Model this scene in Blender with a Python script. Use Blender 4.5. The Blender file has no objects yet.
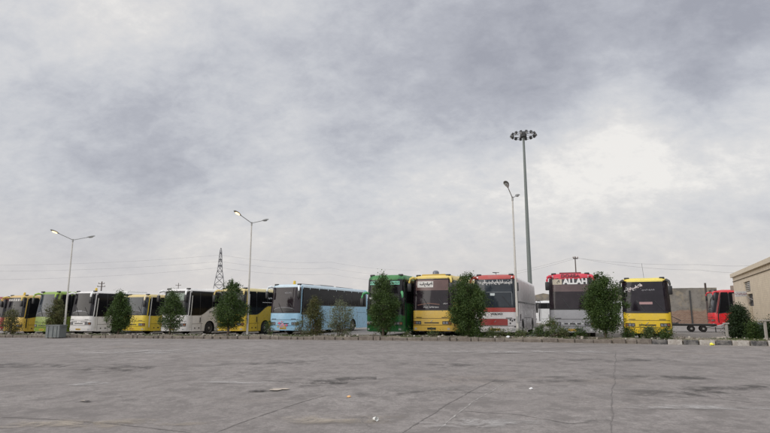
import bpy, bmesh, math, random
import numpy as np
from mathutils import Vector, Matrix
random.seed(7); rng = np.random.default_rng(7)
S = bpy.context.scene; COL = S.collection
PI = math.pi
# ------------------------------------------------------------------ camera frame (used to work out where things stand)
F = 556.0; TH = math.radians(9.87); CH = 1.5
def at(px, py, Y):
    """world point at world depth Y seen at photo pixel px,py"""
    yu = (216.5-py)/F
    t = Y/(math.cos(TH)-yu*math.sin(TH))
    return Vector(((px-385)/F*t, Y, CH+t*(math.sin(TH)+yu*math.cos(TH))))
def lerp_tab(x, tab):
    if x <= tab[0][0]: return tab[0][1]
    for (a, b), (c, d) in zip(tab, tab[1:]):
        if x <= c: return b+(d-b)*(x-a)/(c-a)
    return tab[-1][1]
def zlot(x): return 0.0104*max(-60, min(50, x))
KT = [(-90, 66), (-60, 53.5), (-29, 42.6), (-23, 40.7), (-8.6, 35.2), (0, 31.8), (6.7, 28.7), (9.6, 27.1), (11.8, 25.8), (15.9, 23.4), (30, 15), (60, 0)]
def kerbY(x): return lerp_tab(x, KT)
YT = [(-60, -.5), (-32, -.40), (-23, -.24), (-14, -.15), (-6, -.02), (3, .12), (8, .08), (16, 0.0), (60, 0.0)]
def zyard(x): return lerp_tab(x, YT)
# ------------------------------------------------------------------ materials
def newmat(name):
    m = bpy.data.materials.new(name); m.use_nodes = True
    nt = m.node_tree; return m, nt, nt.nodes['Principled BSDF']
def N(nt, t, **k):
    n = nt.nodes.new(t)
    for a, b in k.items(): setattr(n, a, b)
    return n
def mixc(nt, fac, a, b, mode='MIX'):
    n = nt.nodes.new('ShaderNodeMix'); n.data_type = 'RGBA'; n.blend_type = mode
    for s, v in ((0, fac), (6, a), (7, b)):
        if hasattr(v, 'links') or hasattr(v, 'is_linked'): nt.links.new(v, n.inputs[s])
        elif s == 0: n.inputs[0].default_value = v
        else: n.inputs[s].default_value = (*v, 1)
    return n.outputs[2]
def noise(nt, vec, scale, det=4, rough=.55, dist=0):
    n = N(nt, 'ShaderNodeTexNoise'); n.inputs['Scale'].default_value = scale
    n.inputs['Detail'].default_value = det; n.inputs['Roughness'].default_value = rough; n.inputs['Distortion'].default_value = dist
    if vec is not None: nt.links.new(vec, n.inputs['Vector'])
    return n.outputs['Fac']
def ramp(nt, v, p0, p1, a=0.0, b=1.0):
    n = N(nt, 'ShaderNodeMapRange'); n.interpolation_type = 'SMOOTHSTEP'
    n.inputs[1].default_value = p0; n.inputs[2].default_value = p1; n.inputs[3].default_value = a; n.inputs[4].default_value = b
    nt.links.new(v, n.inputs[0]); return n.outputs[0]
def coords(nt, which='Object', scale=(1, 1, 1), rot=(0, 0, 0)):
    c = N(nt, 'ShaderNodeTexCoord'); m = N(nt, 'ShaderNodeMapping')
    m.inputs['Scale'].default_value = scale; m.inputs['Rotation'].default_value = rot
    nt.links.new(c.outputs[which], m.inputs['Vector']); return m.outputs['Vector']
def bump(nt, bs, h, strength=.3, dist=.02):
    b = N(nt, 'ShaderNodeBump'); b.inputs['Strength'].default_value = strength; b.inputs['Distance'].default_value = dist
    nt.links.new(h, b.inputs['Height']); nt.links.new(b.outputs['Normal'], bs.inputs['Normal'])
MC = {}
def paint(col, rough=.35, dirt=.35, key=None, coat=.12, metal=0.0, spec=.5):
    k = (tuple(col), rough, dirt, coat, metal)
    if k in MC: return MC[k]
    m, nt, bs = newmat(key or 'paint')
    v = coords(nt)
    f1 = ramp(nt, noise(nt, v, 1.6, 6, .65, .6), .42, .75, 0, dirt)
    dc = tuple(c*.45+.11 for c in col)
    c = mixc(nt, f1, col, dc)
    f2 = ramp(nt, noise(nt, coords(nt, scale=(6, 6, .9)), 2.0, 5, .6), .5, .8, 0, dirt*.7)
    c = mixc(nt, f2, c, tuple(x*.55+.05 for x in col))
    nt.links.new(c, bs.inputs['Base Color'])
    r = ramp(nt, noise(nt, v, 3, 5), .3, .8, rough*.8, min(1, rough*1.6)); nt.links.new(r, bs.inputs['Roughness'])
    bs.inputs['Coat Weight'].default_value = coat; bs.inputs['Coat Roughness'].default_value = .15; bs.inputs['Metallic'].default_value = metal
    MC[k] = m; return m
def flat(col, rough=.6, metal=0.0, key='matte', emit=None, est=1.0):
    k = ('f', tuple(col), rough, metal, emit, est)
    if k in MC: return MC[k]
    m, nt, bs = newmat(key)
    c = mixc(nt, ramp(nt, noise(nt, coords(nt), 9, 4), .35, .75, 0, .35), col, tuple(x*.6+.02 for x in col))
    nt.links.new(c, bs.inputs['Base Color'])
    bs.inputs['Roughness'].default_value = rough; bs.inputs['Metallic'].default_value = metal
    if emit:
        bs.inputs['Emission Color'].default_value = (*emit, 1); bs.inputs['Emission Strength'].default_value = est
    MC[k] = m; return m
def glassmat(col, key='tinted_glass', rough=.06, vary=.5, ior=1.5):
    k = ('g', tuple(col), rough, vary)
    if k in MC: return MC[k]
    m, nt, bs = newmat(key)
    v = coords(nt, scale=(1, 1, 1.6))
    f = ramp(nt, noise(nt, v, 1.3, 5, .6, .4), .38, .68, 0, vary)
    c = mixc(nt, f, col, tuple(min(1, x*1.9+.003) for x in col))
    nt.links.new(c, bs.inputs['Base Color']); bs.inputs['Roughness'].default_value = rough; bs.inputs['IOR'].default_value = ior
    bump(nt, bs, noise(nt, v, .9, 2), .06, .05)
    MC[k] = m; return m
BLACK = flat((.012, .012, .014), .45, key='black_trim'); RUB = flat((.018, .017, .017), .85, key='tyre_rubber')
DARK = flat((.02, .02, .022), .7, key='dark_underbody'); CHROME = flat((.45, .45, .45), .25, .8, key='chrome')
RIM = flat((.28, .27, .26), .45, .5, key='wheel_rim'); LENS = flat((.55, .56, .56), .12, .2, key='lamp_lens'); HLENS = flat((.22, .22, .23), .15, .2, key='headlamp_glass'); WHITE = flat((.58, .57, .56), .5, key='white_lettering')
WINS = glassmat((.009, .008, .010), ior=1.36); SIDEG = glassmat((.008, .008, .009), 'side_glass', .12, .3, 1.22)
GALV = flat((.34, .34, .33), .5, .4, key='galvanised_steel'); MASTM = flat((.16, .18, .17), .55, .3, key='mast_steel'); DKST = flat((.05, .05, .05), .6, .3, key='dark_steel')
CONC = flat((.42, .40, .37), .9, key='concrete')
def ground_mat(name, base, dark, light, grain=1.0, cracks=False):
    m, nt, bs = newmat(name)
    v = coords(nt)
    big = noise(nt, v, .11, 6, .6, .8)
    c = mixc(nt, ramp(nt, big, .38, .66), base, light)
    med = noise(nt, v, .55, 7, .68, .5)
    c = mixc(nt, ramp(nt, med, .50, .72, 0, .75), c, dark)
    st = noise(nt, coords(nt, scale=(.35, 1.1, 1), rot=(0, 0, .25)), .38, 6, .62, .6)
    c = mixc(nt, ramp(nt, st, .58, .70, 0, .75), c, tuple(x*.50 for x in dark))
    br = noise(nt, coords(nt, scale=(.6, 1, 1), rot=(0, 0, -.3)), .27, 5, .6, .5)
    c = mixc(nt, ramp(nt, br, .56, .70, 0, .5), c, (base[0]*1.05, base[1]*.93, base[2]*.80))
    fine = noise(nt, v, 38, 3, .7)
    c = mixc(nt, ramp(nt, noise(nt, v, 14, 4, .75), .48, .66, 0, .6*grain), c, tuple(x*.55 for x in base))
    c = mixc(nt, ramp(nt, fine, .3, .7, 0, .65*grain), c, tuple(x*.55 for x in base))
    peb = N(nt, 'ShaderNodeTexVoronoi'); peb.inputs['Scale'].default_value = 55; nt.links.new(v, peb.inputs['Vector'])
    c = mixc(nt, ramp(nt, peb.outputs['Distance'], .0, .25, .5*grain, 0), c, tuple(min(1, x*1.7) for x in light))
    mid2 = noise(nt, v, 6, 6, .75)
    c = mixc(nt, ramp(nt, mid2, .44, .66, 0, .6), c, tuple(x*.68 for x in base))
    mid3 = noise(nt, coords(nt, scale=(1.1, .8, 1), rot=(0, 0, .5)), 1.7, 8, .78)
    c = mixc(nt, ramp(nt, mid3, .46, .60, 0, .8), c, tuple(x*.60 for x in base))
    c = mixc(nt, ramp(nt, noise(nt, coords(nt, scale=(.8, .8, 1), rot=(0, 0, -.08)), .8, 9, .8, .4), .52, .66, 0, .85), c, tuple(x*.52 for x in base))
    c = mixc(nt, ramp(nt, noise(nt, v, 3.1, 7, .75), .54, .70, 0, .5), c, tuple(x*1.35 for x in base))
    h = fine
    if cracks:
        d = N(nt, 'ShaderNodeTexNoise'); d.inputs['Scale'].default_value = 1.3; d.inputs['Detail'].default_value = 6; nt.links.new(v, d.inputs['Vector'])
        vm = N(nt, 'ShaderNodeVectorMath', operation='MULTIPLY_ADD'); vm.inputs[1].default_value = (.9, .9, .9)
        nt.links.new(d.outputs['Color'], vm.inputs[0]); nt.links.new(v, vm.inputs[2])
        vo = N(nt, 'ShaderNodeTexVoronoi', feature='DISTANCE_TO_EDGE'); vo.inputs['Scale'].default_value = .34; nt.links.new(vm.outputs[0], vo.inputs['Vector'])
        ed = ramp(nt, vo.outputs['Distance'], .001, .006, 1, 0)
        msk = ramp(nt, noise(nt, v, .22, 3), .48, .64, 0, .6)
        mm = N(nt, 'ShaderNodeMath', operation='MULTIPLY'); nt.links.new(ed, mm.inputs[0]); nt.links.new(msk, mm.inputs[1])
        c = mixc(nt, mm.outputs[0], c, tuple(x*.35 for x in base))
        ad = N(nt, 'ShaderNodeMath', operation='SUBTRACT'); nt.links.new(fine, ad.inputs[0]); nt.links.new(mm.outputs[0], ad.inputs[1]); h = ad.outputs[0]
    nt.links.new(c, bs.inputs['Base Color']); bs.inputs['Roughness'].default_value = .88
    bs.inputs['Specular IOR Level'].default_value = .3
    bump(nt, bs, h, .5, .012)
    return m
# ------------------------------------------------------------------ mesh helper
class MB:
    def __init__(s): s.v = []; s.f = []; s.m = []
    def add(s, vs, fs, mi=0):
        b = len(s.v); s.v += [tuple(p) for p in vs]
        s.f += [tuple(i+b for i in f) for f in fs]; s.m += [mi]*len(fs); return b
    def box(s, c, d, mi=0, M=None, bev=0):
        x, y, z = [k/2 for k in d]
        if bev:
            bm = bmesh.new(); bmesh.ops.create_cube(bm, size=1)
            for q in bm.verts: q.co = Vector((q.co.x*d[0], q.co.y*d[1], q.co.z*d[2]))
            bmesh.ops.bevel(bm, geom=bm.edges[:]+bm.verts[:], offset=bev, segments=2, affect='EDGES', profile=.5)
            bm.verts.ensure_lookup_table(); vs = [q.co.copy() for q in bm.verts]; fs = [[q.index for q in f.verts] for f in bm.faces]; bm.free()
        else:
            vs = [Vector((a*x, b*y, e*z)) for a in (-1, 1) for b in (-1, 1) for e in (-1, 1)]
            fs = [(0, 1, 3, 2), (4, 6, 7, 5), (0, 4, 5, 1), (2, 3, 7, 6), (0, 2, 6, 4), (1, 5, 7, 3)]
        if M is not None: vs = [M @ q for q in vs]
        s.add([q+Vector(c) for q in vs], fs, mi)
    def tube(s, pts, r, n=8, mi=0, caps=True):
        pts = [Vector(p) for p in pts]
        rs = r if isinstance(r, (list, tuple)) else [r]*len(pts)
        rings = []
        for i, p in enumerate(pts):
            d = (pts[min(i+1, len(pts)-1)]-pts[max(i-1, 0)]).normalized()
            a = d.cross(Vector((0, 0, 1)) if abs(d.z) < .9 else Vector((1, 0, 0))).normalized(); b = d.cross(a)
            rings.append([p+(a*math.cos(2*PI*k/n)+b*math.sin(2*PI*k/n))*rs[i] for k in range(n)])
        vs = [q for R in rings for q in R]; fs = []
        for i in range(len(pts)-1):
            for k in range(n):
                fs.append((i*n+k, i*n+(k+1) % n, (i+1)*n+(k+1) % n, (i+1)*n+k))
        if caps: fs.append(tuple(range(n))[::-1]); fs.append(tuple((len(pts)-1)*n+k for k in range(n)))
        s.add(vs, fs, mi)
    def lathe(s, c, prof, n=20, axis='Z', mi=0):
        vs = []
        for (r, h) in prof:
            for k in range(n):
                a = 2*PI*k/n
                p = (r*math.cos(a), r*math.sin(a), h)
                if axis == 'X': p = (p[2], p[0], p[1])
                vs.append(Vector(p)+Vector(c))
        fs = [(i*n+k, i*n+(k+1) % n, (i+1)*n+(k+1) % n, (i+1)*n+k) for i in range(len(prof)-1) for k in range(n)]
        fs.append(tuple((len(prof)-1)*n+k for k in range(n))); fs.append(tuple(range(n))[::-1])
        s.add(vs, fs, mi)
    def build(s, name, mats, parent=None, smooth=None, loc=None):
        me = bpy.data.meshes.new(name); me.from_pydata(s.v, [], s.f); 
        if not isinstance(mats, (list, tuple)): mats = [mats]
        for m in mats: me.materials.append(m)
        me.polygons.foreach_set('material_index', s.m)
        bm = bmesh.new(); bm.from_mesh(me); bmesh.ops.recalc_face_normals(bm, faces=bm.faces); bm.to_mesh(me); bm.free()
        if smooth is not None:
            me.polygons.foreach_set('use_smooth', [True]*len(me.polygons)); me.set_sharp_from_angle(angle=math.radians(smooth))
        me.update(); o = bpy.data.objects.new(name, me); COL.objects.link(o)
        if parent: o.parent = parent
        if loc is not None: o.location = loc
        return o
def tag(o, label=None, cat=None, group=None, kind=None):
    for k, v in (('label', label), ('category', cat), ('group', group), ('kind', kind)):
        if v: o[k] = v
    return o
def empty(name, loc, rz=0):
    o = bpy.data.objects.new(name, None); COL.objects.link(o); o.location = loc; o.rotation_euler = (0, 0, rz); o.empty_display_size = .3
    return o
def text_mesh(s, size, shear=0, font_off=0.0):
    cu = bpy.data.curves.new('t', 'FONT'); cu.body = s; cu.size = size; cu.shear = shear; cu.offset = font_off; cu.align_x = 'CENTER'; cu.align_y = 'CENTER'; cu.resolution_u = 3
    o = bpy.data.objects.new('t', cu); COL.objects.link(o)
    dg = bpy.context.evaluated_depsgraph_get(); dg.update()
    me = bpy.data.meshes.new_from_object(o.evaluated_get(dg))
    vs = [tuple(v.co) for v in me.vertices]; fs = [tuple(p.vertices) for p in me.polygons]
    bpy.data.objects.remove(o); bpy.data.curves.remove(cu); bpy.data.meshes.remove(me)
    return vs, fs
# ------------------------------------------------------------------ setting: lot, yard, kerb, island
XS = sorted(set([-400, -250, -150, -100] + [x*2.5 for x in range(-32, 27)] + [100, 180, 300, 420]))
def kY(x):
    if x < -90: return 66+(-90-x)*.38
    if x > 60: return -(x-60)*.3
    return kerbY(x)
def strip(name, offs, zf, mat, kind='structure'):
    b = MB(); vs = []
    for x in XS:
        for o in offs: vs.append((x, kY(x)+o, zf(x, o)))
    n = len(offs); fs = [(i*n+j, (i+1)*n+j, (i+1)*n+j+1, i*n+j+1) for i in range(len(XS)-1) for j in range(n-1)]
    b.add(vs, fs); o = b.build(name, mat, smooth=60); tag(o, kind=kind); return o
ASPH = ground_mat('worn_asphalt', (.256, .231, .217), (.165, .147, .138), (.330, .302, .285), 1.0, True)
DUSTY = ground_mat('dusty_yard', (.27, .25, .235), (.17, .155, .14), (.34, .31, .28), .8)
strip('asphalt_lot', [-300, -150, -90, -60, -40, -25, -12, -5, -2, -.5, .05], lambda x, o: zlot(x), ASPH)
strip('yard_ground', [1.95, 2.6, 5, 10, 18, 30, 60, 120, 300, 900, 2500], lambda x, o: zyard(x) if o > 2.3 else min(zyard(x), zlot(x)+.1), DUSTY)
# soil of the island
def soil_mat():
    m, nt, bs = newmat('island_soil'); v = coords(nt)
    c = mixc(nt, ramp(nt, noise(nt, v, .9, 6, .65), .38, .62), (.20, .165, .125), (.11, .09, .068))
    c = mixc(nt, ramp(nt, noise(nt, v, 7, 5, .7), .50, .70, 0, .8), c, (.34, .31, .26))
    c = mixc(nt, ramp(nt, noise(nt, v, 2.2, 5, .7), .52, .66, 0, .6), c, (.09, .11, .045))
    nt.links.new(c, bs.inputs['Base Color']); bs.inputs['Roughness'].default_value = .95; bump(nt, bs, noise(nt, v, 9, 5), .8, .04); return m
SOIL = soil_mat()
b = MB(); vs = []; xs = np.arange(-75, 62, .28); offs = [.17, .20, .5, .8, 1.2, 1.6, 2.0, 2.35, 2.7]
for x in xs:
    for j, o in enumerate(offs):
        e = 0 if j == 0 else 1
        z = (zlot(x)-.06 if j == 0 else zlot(x)+.16) if j < 2 else zlot(x)+.17 + e*(.05*math.sin(x*1.7+o*2)+.05*random.random()-.01)
        if o > 1.9: z = (z-(o-1.9)/.8*(z-zyard(x)+.05))
        vs.append((x, kY(x)+o, z))
n = len(offs); fs = [(i*n+j, (i+1)*n+j, (i+1)*n+j+1, i*n+j+1) for i in range(len(xs)-1) for j in range(n-1)]
b.add(vs, fs); o = b.build('island_soil', SOIL, smooth=80); tag(o, kind='structure')
# kerb stones
def kerb_mat(name, col, wear, wc):
    m, nt, bs = newmat(name); v = coords(nt)
    c = mixc(nt, ramp(nt, noise(nt, v, 4.5, 7, .72), .5-wear*.2, .62), col, wc)
    c = mixc(nt, ramp(nt, noise(nt, v, 26, 3, .7), .45, .75, 0, .5), c, (.13, .115, .10))
    nt.links.new(c, bs.inputs['Base Color']); bs.inputs['Roughness'].default_value = .9; bump(nt, bs, noise(nt, v, 14, 5), .7, .02); return m
KM = [kerb_mat('bare_kerbstone', (.20, .172, .145), .8, (.13, .108, .09)), kerb_mat('black_kerb_paint', (.05, .05, .052), .5, (.17, .16, .15)), kerb_mat('white_kerb_paint', (.42, .40, .37), .7, (.30, .27, .24)),
      kerb_mat('dark_kerbstone', (.12, .10, .085), .5, (.19, .165, .14))]
pts = []; x = -75.0
b = MB(); k = 0
while x < 48:
    sl = (kY(x+.25)-kY(x-.25))/.5; L = .62 if x > 11.2 else random.uniform(.38, .95); dx = L/math.hypot(1, sl)
    xm = x+dx/2; a = math.atan(sl)+random.uniform(-.02, .02)
    h = .22+random.uniform(-.025, .015); ln = L-random.choice([.012, .02, .035, .05])
    if xm < 5 and random.random() < .1: h -= .08
    if xm > 12.0: mi = 1 if k % 2 else 2
    elif xm > 8: mi = random.choice([0, 0, 3])
    else: mi = random.choice([0, 0, 0, 3, 3]) if xm < 4 else random.choice([0, 0, 3])
    if xm < 12 and mi == 2 and random.random() < .4: mi = 0
    M = Matrix.Rotation(a, 3, 'Z') @ Matrix.Rotation(random.uniform(-.04, .04), 3, 'X')
    rough = xm < 11.5
    if rough: M = Matrix.Rotation(a+random.uniform(-.06, .06), 3, 'Z') @ Matrix.Rotation(random.uniform(-.12, .12), 3, 'X') @ Matrix.Rotation(random.uniform(-.035, .035), 3, 'Y'); h += random.uniform(-.06, .015); ln -= random.choice([0, 0, .03, .12])
    b.box((xm, kY(xm)+.1+random.uniform(-.03, .03)*(1 if rough else .4), zlot(xm)+h/2-.03), (ln, .17, h+.06), mi, M, bev=.03 if rough else .018)
    x += dx; k += 1
o = b.build('kerb', KM); tag(o, kind='structure')
# dust spread along the foot of the kerb
def dust_mat():
    m, nt, bs = newmat('kerb_dust'); v = coords(nt)
    bs.inputs['Base Color'].default_value = (.40, .36, .32, 1); bs.inputs['Roughness'].default_value = .95
    uv = N(nt, 'ShaderNodeUVMap'); sp = N(nt, 'ShaderNodeSeparateXYZ'); nt.links.new(uv.outputs[0], sp.inputs[0])
    e = ramp(nt, sp.outputs['Y'], 0, 1, 0, 1)
    nz = ramp(nt, noise(nt, v, .9, 7, .7), .2, .75, -.35, .9)
    mm = N(nt, 'ShaderNodeMath', operation='MULTIPLY'); nt.links.new(e, mm.inputs[0]); nt.links.new(nz, mm.inputs[1]); mm.use_clamp = True
    nt.links.new(mm.outputs[0], bs.inputs['Alpha']); return m
b = MB(); vs = []; uvs = []; xs = np.arange(-60, 46, .5)
for x in xs:
    w = 1.0+1.2*max(0, min(1, (x-2)/10))+.4*math.sin(x*.9)
    for t in (0, .33, .66, 1): vs.append((x, kY(x)+.03-w*(1-t), zlot(x)+.004)); uvs.append(t)
fs = [(i*4+j, (i+1)*4+j, (i+1)*4+j+1, i*4+j+1) for i in range(len(xs)-1) for j in range(3)]
b.add(vs, fs); o = b.build('kerb_dust', dust_mat()); tag(o, kind='structure')
uvl = o.data.uv_layers.new(name='UVMap')
for lp in o.data.loops: uvl.data[lp.index].uv = (0, uvs[lp.vertex_index])
# long cracks, joints and old patches in the asphalt
def lot_pt(px, py):
    lo, hi = 2.0, 60.0
    for _ in range(60):
        mid = (lo+hi)/2; p = at(px, py, mid)
        if p.z > zlot(p.x): lo = mid
        else: hi = mid
    return at(px, py, lo)
def crack(pxs, w, mat, seed, name='crack', jag=.013, lift=.004):
    r = random.Random(seed); P = [lot_pt(*q) for q in pxs]; path = []
    for a, c in zip(P, P[1:]):
        n = max(4, int((c-a).length/.10))
        for i in range(n): path.append(a+(c-a)*(i/n))
    path.append(P[-1]); b = MB(); vs = []; off = 0
    for i, p in enumerate(path):
        d = (path[min(i+1, len(path)-1)]-path[max(i-1, 0)]).normalized(); nn = Vector((-d.y, d.x, 0))
        off = off*.85+r.uniform(-jag, jag); ww = w*.42*r.uniform(.1, 1.3)*(min(1, i/4, (len(path)-1-i)/4)+.02)
        for s in (-1, 1):
            q = p+nn*(off+s*ww/2); vs.append((q.x, q.y, zlot(q.x)+lift))
    fs = [(2*i, 2*i+1, 2*i+3, 2*i+2) for i in range(len(path)-1)]
    b.add(vs, fs); o = b.build(name, mat); tag(o, kind='structure')
CRK = flat((.145, .130, .122), .95, key='crack_dirt'); CRL = flat((.33, .31, .29), .95, key='dusty_joint')  # plain dark tone for cracks, pale dust for joints
crack([(398, 436), (440, 409), (470, 392), (500, 378)], .07, CRK, 1)
crack([(612, 436), (613, 402), (614, 372), (616, 352)], .05, CRK, 2)
crack([(205, 436), (250, 420), (300, 403), (330, 395)], .06, CRK, 3)
crack([(-5, 417), (60, 420), (130, 426), (200, 434)], .10, CRK, 4)
crack([(160, 405), (190, 399), (230, 393)], .04, CRK, 5)
crack([(447, 410), (520, 415), (570, 424), (610, 422)], .05, CRK, 6)
crack([(600, 392), (655, 396), (720, 399), (772, 405)], .06, CRK, 7)
crack([(250, 380), (330, 384), (385, 378)], .06, CRK, 8)
crack([(20, 352), (80, 349), (200, 345)], .10, CRL, 9)
crack([(436, 433), (470, 404), (505, 383)], .06, CRL, 10)
crack([(210, 352), (260, 348)], .12, CRL, 11)
crack([(520, 345), (640, 349), (772, 356)], .08, CRL, 12)
def blot(px, py, rx, ry, mat, seed, name, kind='structure', label=None, cat=None, lift=.005):
    r = random.Random(seed); c = lot_pt(px, py); n = 40; b = MB()
    ph = [r.uniform(0, 6) for _ in range(5)]
    ring = []
    for i in range(n):
        a = 2*PI*i/n; k = 1+.25*math.sin(2*a+ph[0])+.16*math.sin(3*a+ph[1])+.10*math.sin(5*a+ph[2])+.08*math.sin(9*a+ph[3])+r.uniform(-.06, .06)
        ring.append((c.x+rx*k*math.cos(a), c.y+ry*k*math.sin(a), zlot(c.x)+lift))
    b.add([(c.x, c.y, zlot(c.x)+lift)]+ring, [(0, i+1, (i+1) % n+1) for i in range(n)])
    o = b.build(name, mat); tag(o, label, cat, kind=kind); return o
def soft_stain(col, amount):
    m, nt, bs = newmat('oil_stain'); bs.inputs['Base Color'].default_value = (*col, 1); bs.inputs['Roughness'].default_value = .8
    uv = N(nt, 'ShaderNodeUVMap'); sp = N(nt, 'ShaderNodeSeparateXYZ'); nt.links.new(uv.outputs[0], sp.inputs[0])
    v = coords(nt); e = ramp(nt, sp.outputs['X'], 0, .75, 0, 1); nz = ramp(nt, noise(nt, v, 1.5, 8, .75, .5), .40, .64, -.1, amount)
    mm = N(nt, 'ShaderNodeMath', operation='MULTIPLY'); mm.use_clamp = True; nt.links.new(e, mm.inputs[0]); nt.links.new(nz, mm.inputs[1]); nt.links.new(mm.outputs[0], bs.inputs['Alpha']); return m
OIL = soft_stain((.07, .065, .062), .55); SAND = soft_stain((.36, .31, .25), .75); DOIL = soft_stain((.06, .053, .049), .68); PALE = soft_stain((.42, .40, .385), .7)
def stain(px, py, rx, ry, mat, seed, lift):
    o = blot(px, py, rx, ry, mat, seed, 'stain', lift=lift); uvl = o.data.uv_layers.new(name='UVMap')
    for lp in o.data.loops: uvl.data[lp.index].uv = (1 if lp.vertex_index == 0 else 0, 0)
for i, (px, py, rx, ry, m) in enumerate([(135, 369, 2.6, 1.6, DOIL), (355, 380, 1.8, 1.0, DOIL), (322, 384, 1.0, .5, DOIL), (680, 378, 2.2, .8, DOIL), (690, 393, 2.0, .55, DOIL), (735, 388, 1.5, .5, DOIL), (600, 421, .45, .12, OIL), (285, 363, 2.5, 1.0, OIL), (455, 365, 2.2, .9, OIL),
    (640, 360, 3, 1.2, OIL), (60, 425, 1.6, .5, SAND), (150, 423, 1.0, .3, SAND), (95, 384, 1.0, .5, PALE), (240, 383, 1.0, .4, PALE), (700, 408, 1.3, .35, PALE), (30, 366, 4, 1.3, OIL), (420, 392, 2.2, .7, OIL), (540, 380, 2, .8, OIL),
    (330, 420, 1.5, .35, SAND), (480, 424, 1.4, .4, PALE), (170, 352, 5, 1.6, PALE), (560, 352, 5, 1.2, PALE)]):
    stain(px, py, rx, ry, m, 50+i, .0045+.0006*i)
SAND2 = flat((.42, .36, .30), .95, key='pale_sand'); HOLE = soft_stain((.05, .042, .038), 1.8)
stain(262, 391.5, .40, .20, HOLE, 32, .0175); stain(279, 390, .17, .15, SAND2, 31, .0185); stain(85, 402, .16, .11, HOLE, 33, .017); stain(83, 401.5, .04, .03, SAND2, 34, .019)
# ------------------------------------------------------------------ litter
def crumple(name, p, size, mat, label, cat, seed):
    bm = bmesh.new(); bmesh.ops.create_icosphere(bm, subdivisions=2, radius=size); r = random.Random(seed)
    for v in bm.verts: v.co = Vector((v.co.x*r.uniform(.7, 1.3), v.co.y*r.uniform(.7, 1.2), v.co.z*r.uniform(.4, .8)))
    me = bpy.data.meshes.new(name); bm.to_mesh(me); bm.free(); me.materials.append(mat)
    o = bpy.data.objects.new(name, me); COL.objects.link(o); o.location = p+Vector((0, 0, size*.45)); tag(o, label, cat); return o
p = lot_pt(374, 421)
b = MB(); b.lathe((0, 0, 0), [(.0, 0), (.022, 0), (.03, .07), (.032, .072), (.028, .068), (.02, .01)], 16)
o = b.build('paper_cup', flat((.75, .75, .73), .6, key='paper'), loc=p+Vector((0, 0, .03)), smooth=40); o.rotation_euler = (1.45, 0, .6); tag(o, 'crumpled white paper cup on the asphalt closest to the viewer', 'cup')
crumple('plastic_bag', lot_pt(712, 345.5), .10, flat((.75, .70, .06), .4, key='yellow_plastic'), 'small bright yellow plastic bag lying by the painted kerb', 'plastic bag', 3)
crumple('paper_scrap', lot_pt(349, 397.5), .035, flat((.75, .45, .2), .6, key='orange_paper'), 'tiny orange paper scrap on the open asphalt', 'litter', 4)
crumple('paper_scrap', lot_pt(531, 389.5), .035, flat((.75, .75, .75), .6, key='paper'), 'tiny white paper scrap on the asphalt right of centre', 'litter', 5)
p = at(508, 337, kY(6.6)+.35); crumple('plastic_bag', Vector((p.x, p.y, zlot(p.x)+.2)), .09, flat((.72, .73, .75), .4, key='white_plastic'), 'white plastic bag caught on the kerb near the tall lamp post', 'plastic bag', 6)
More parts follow.
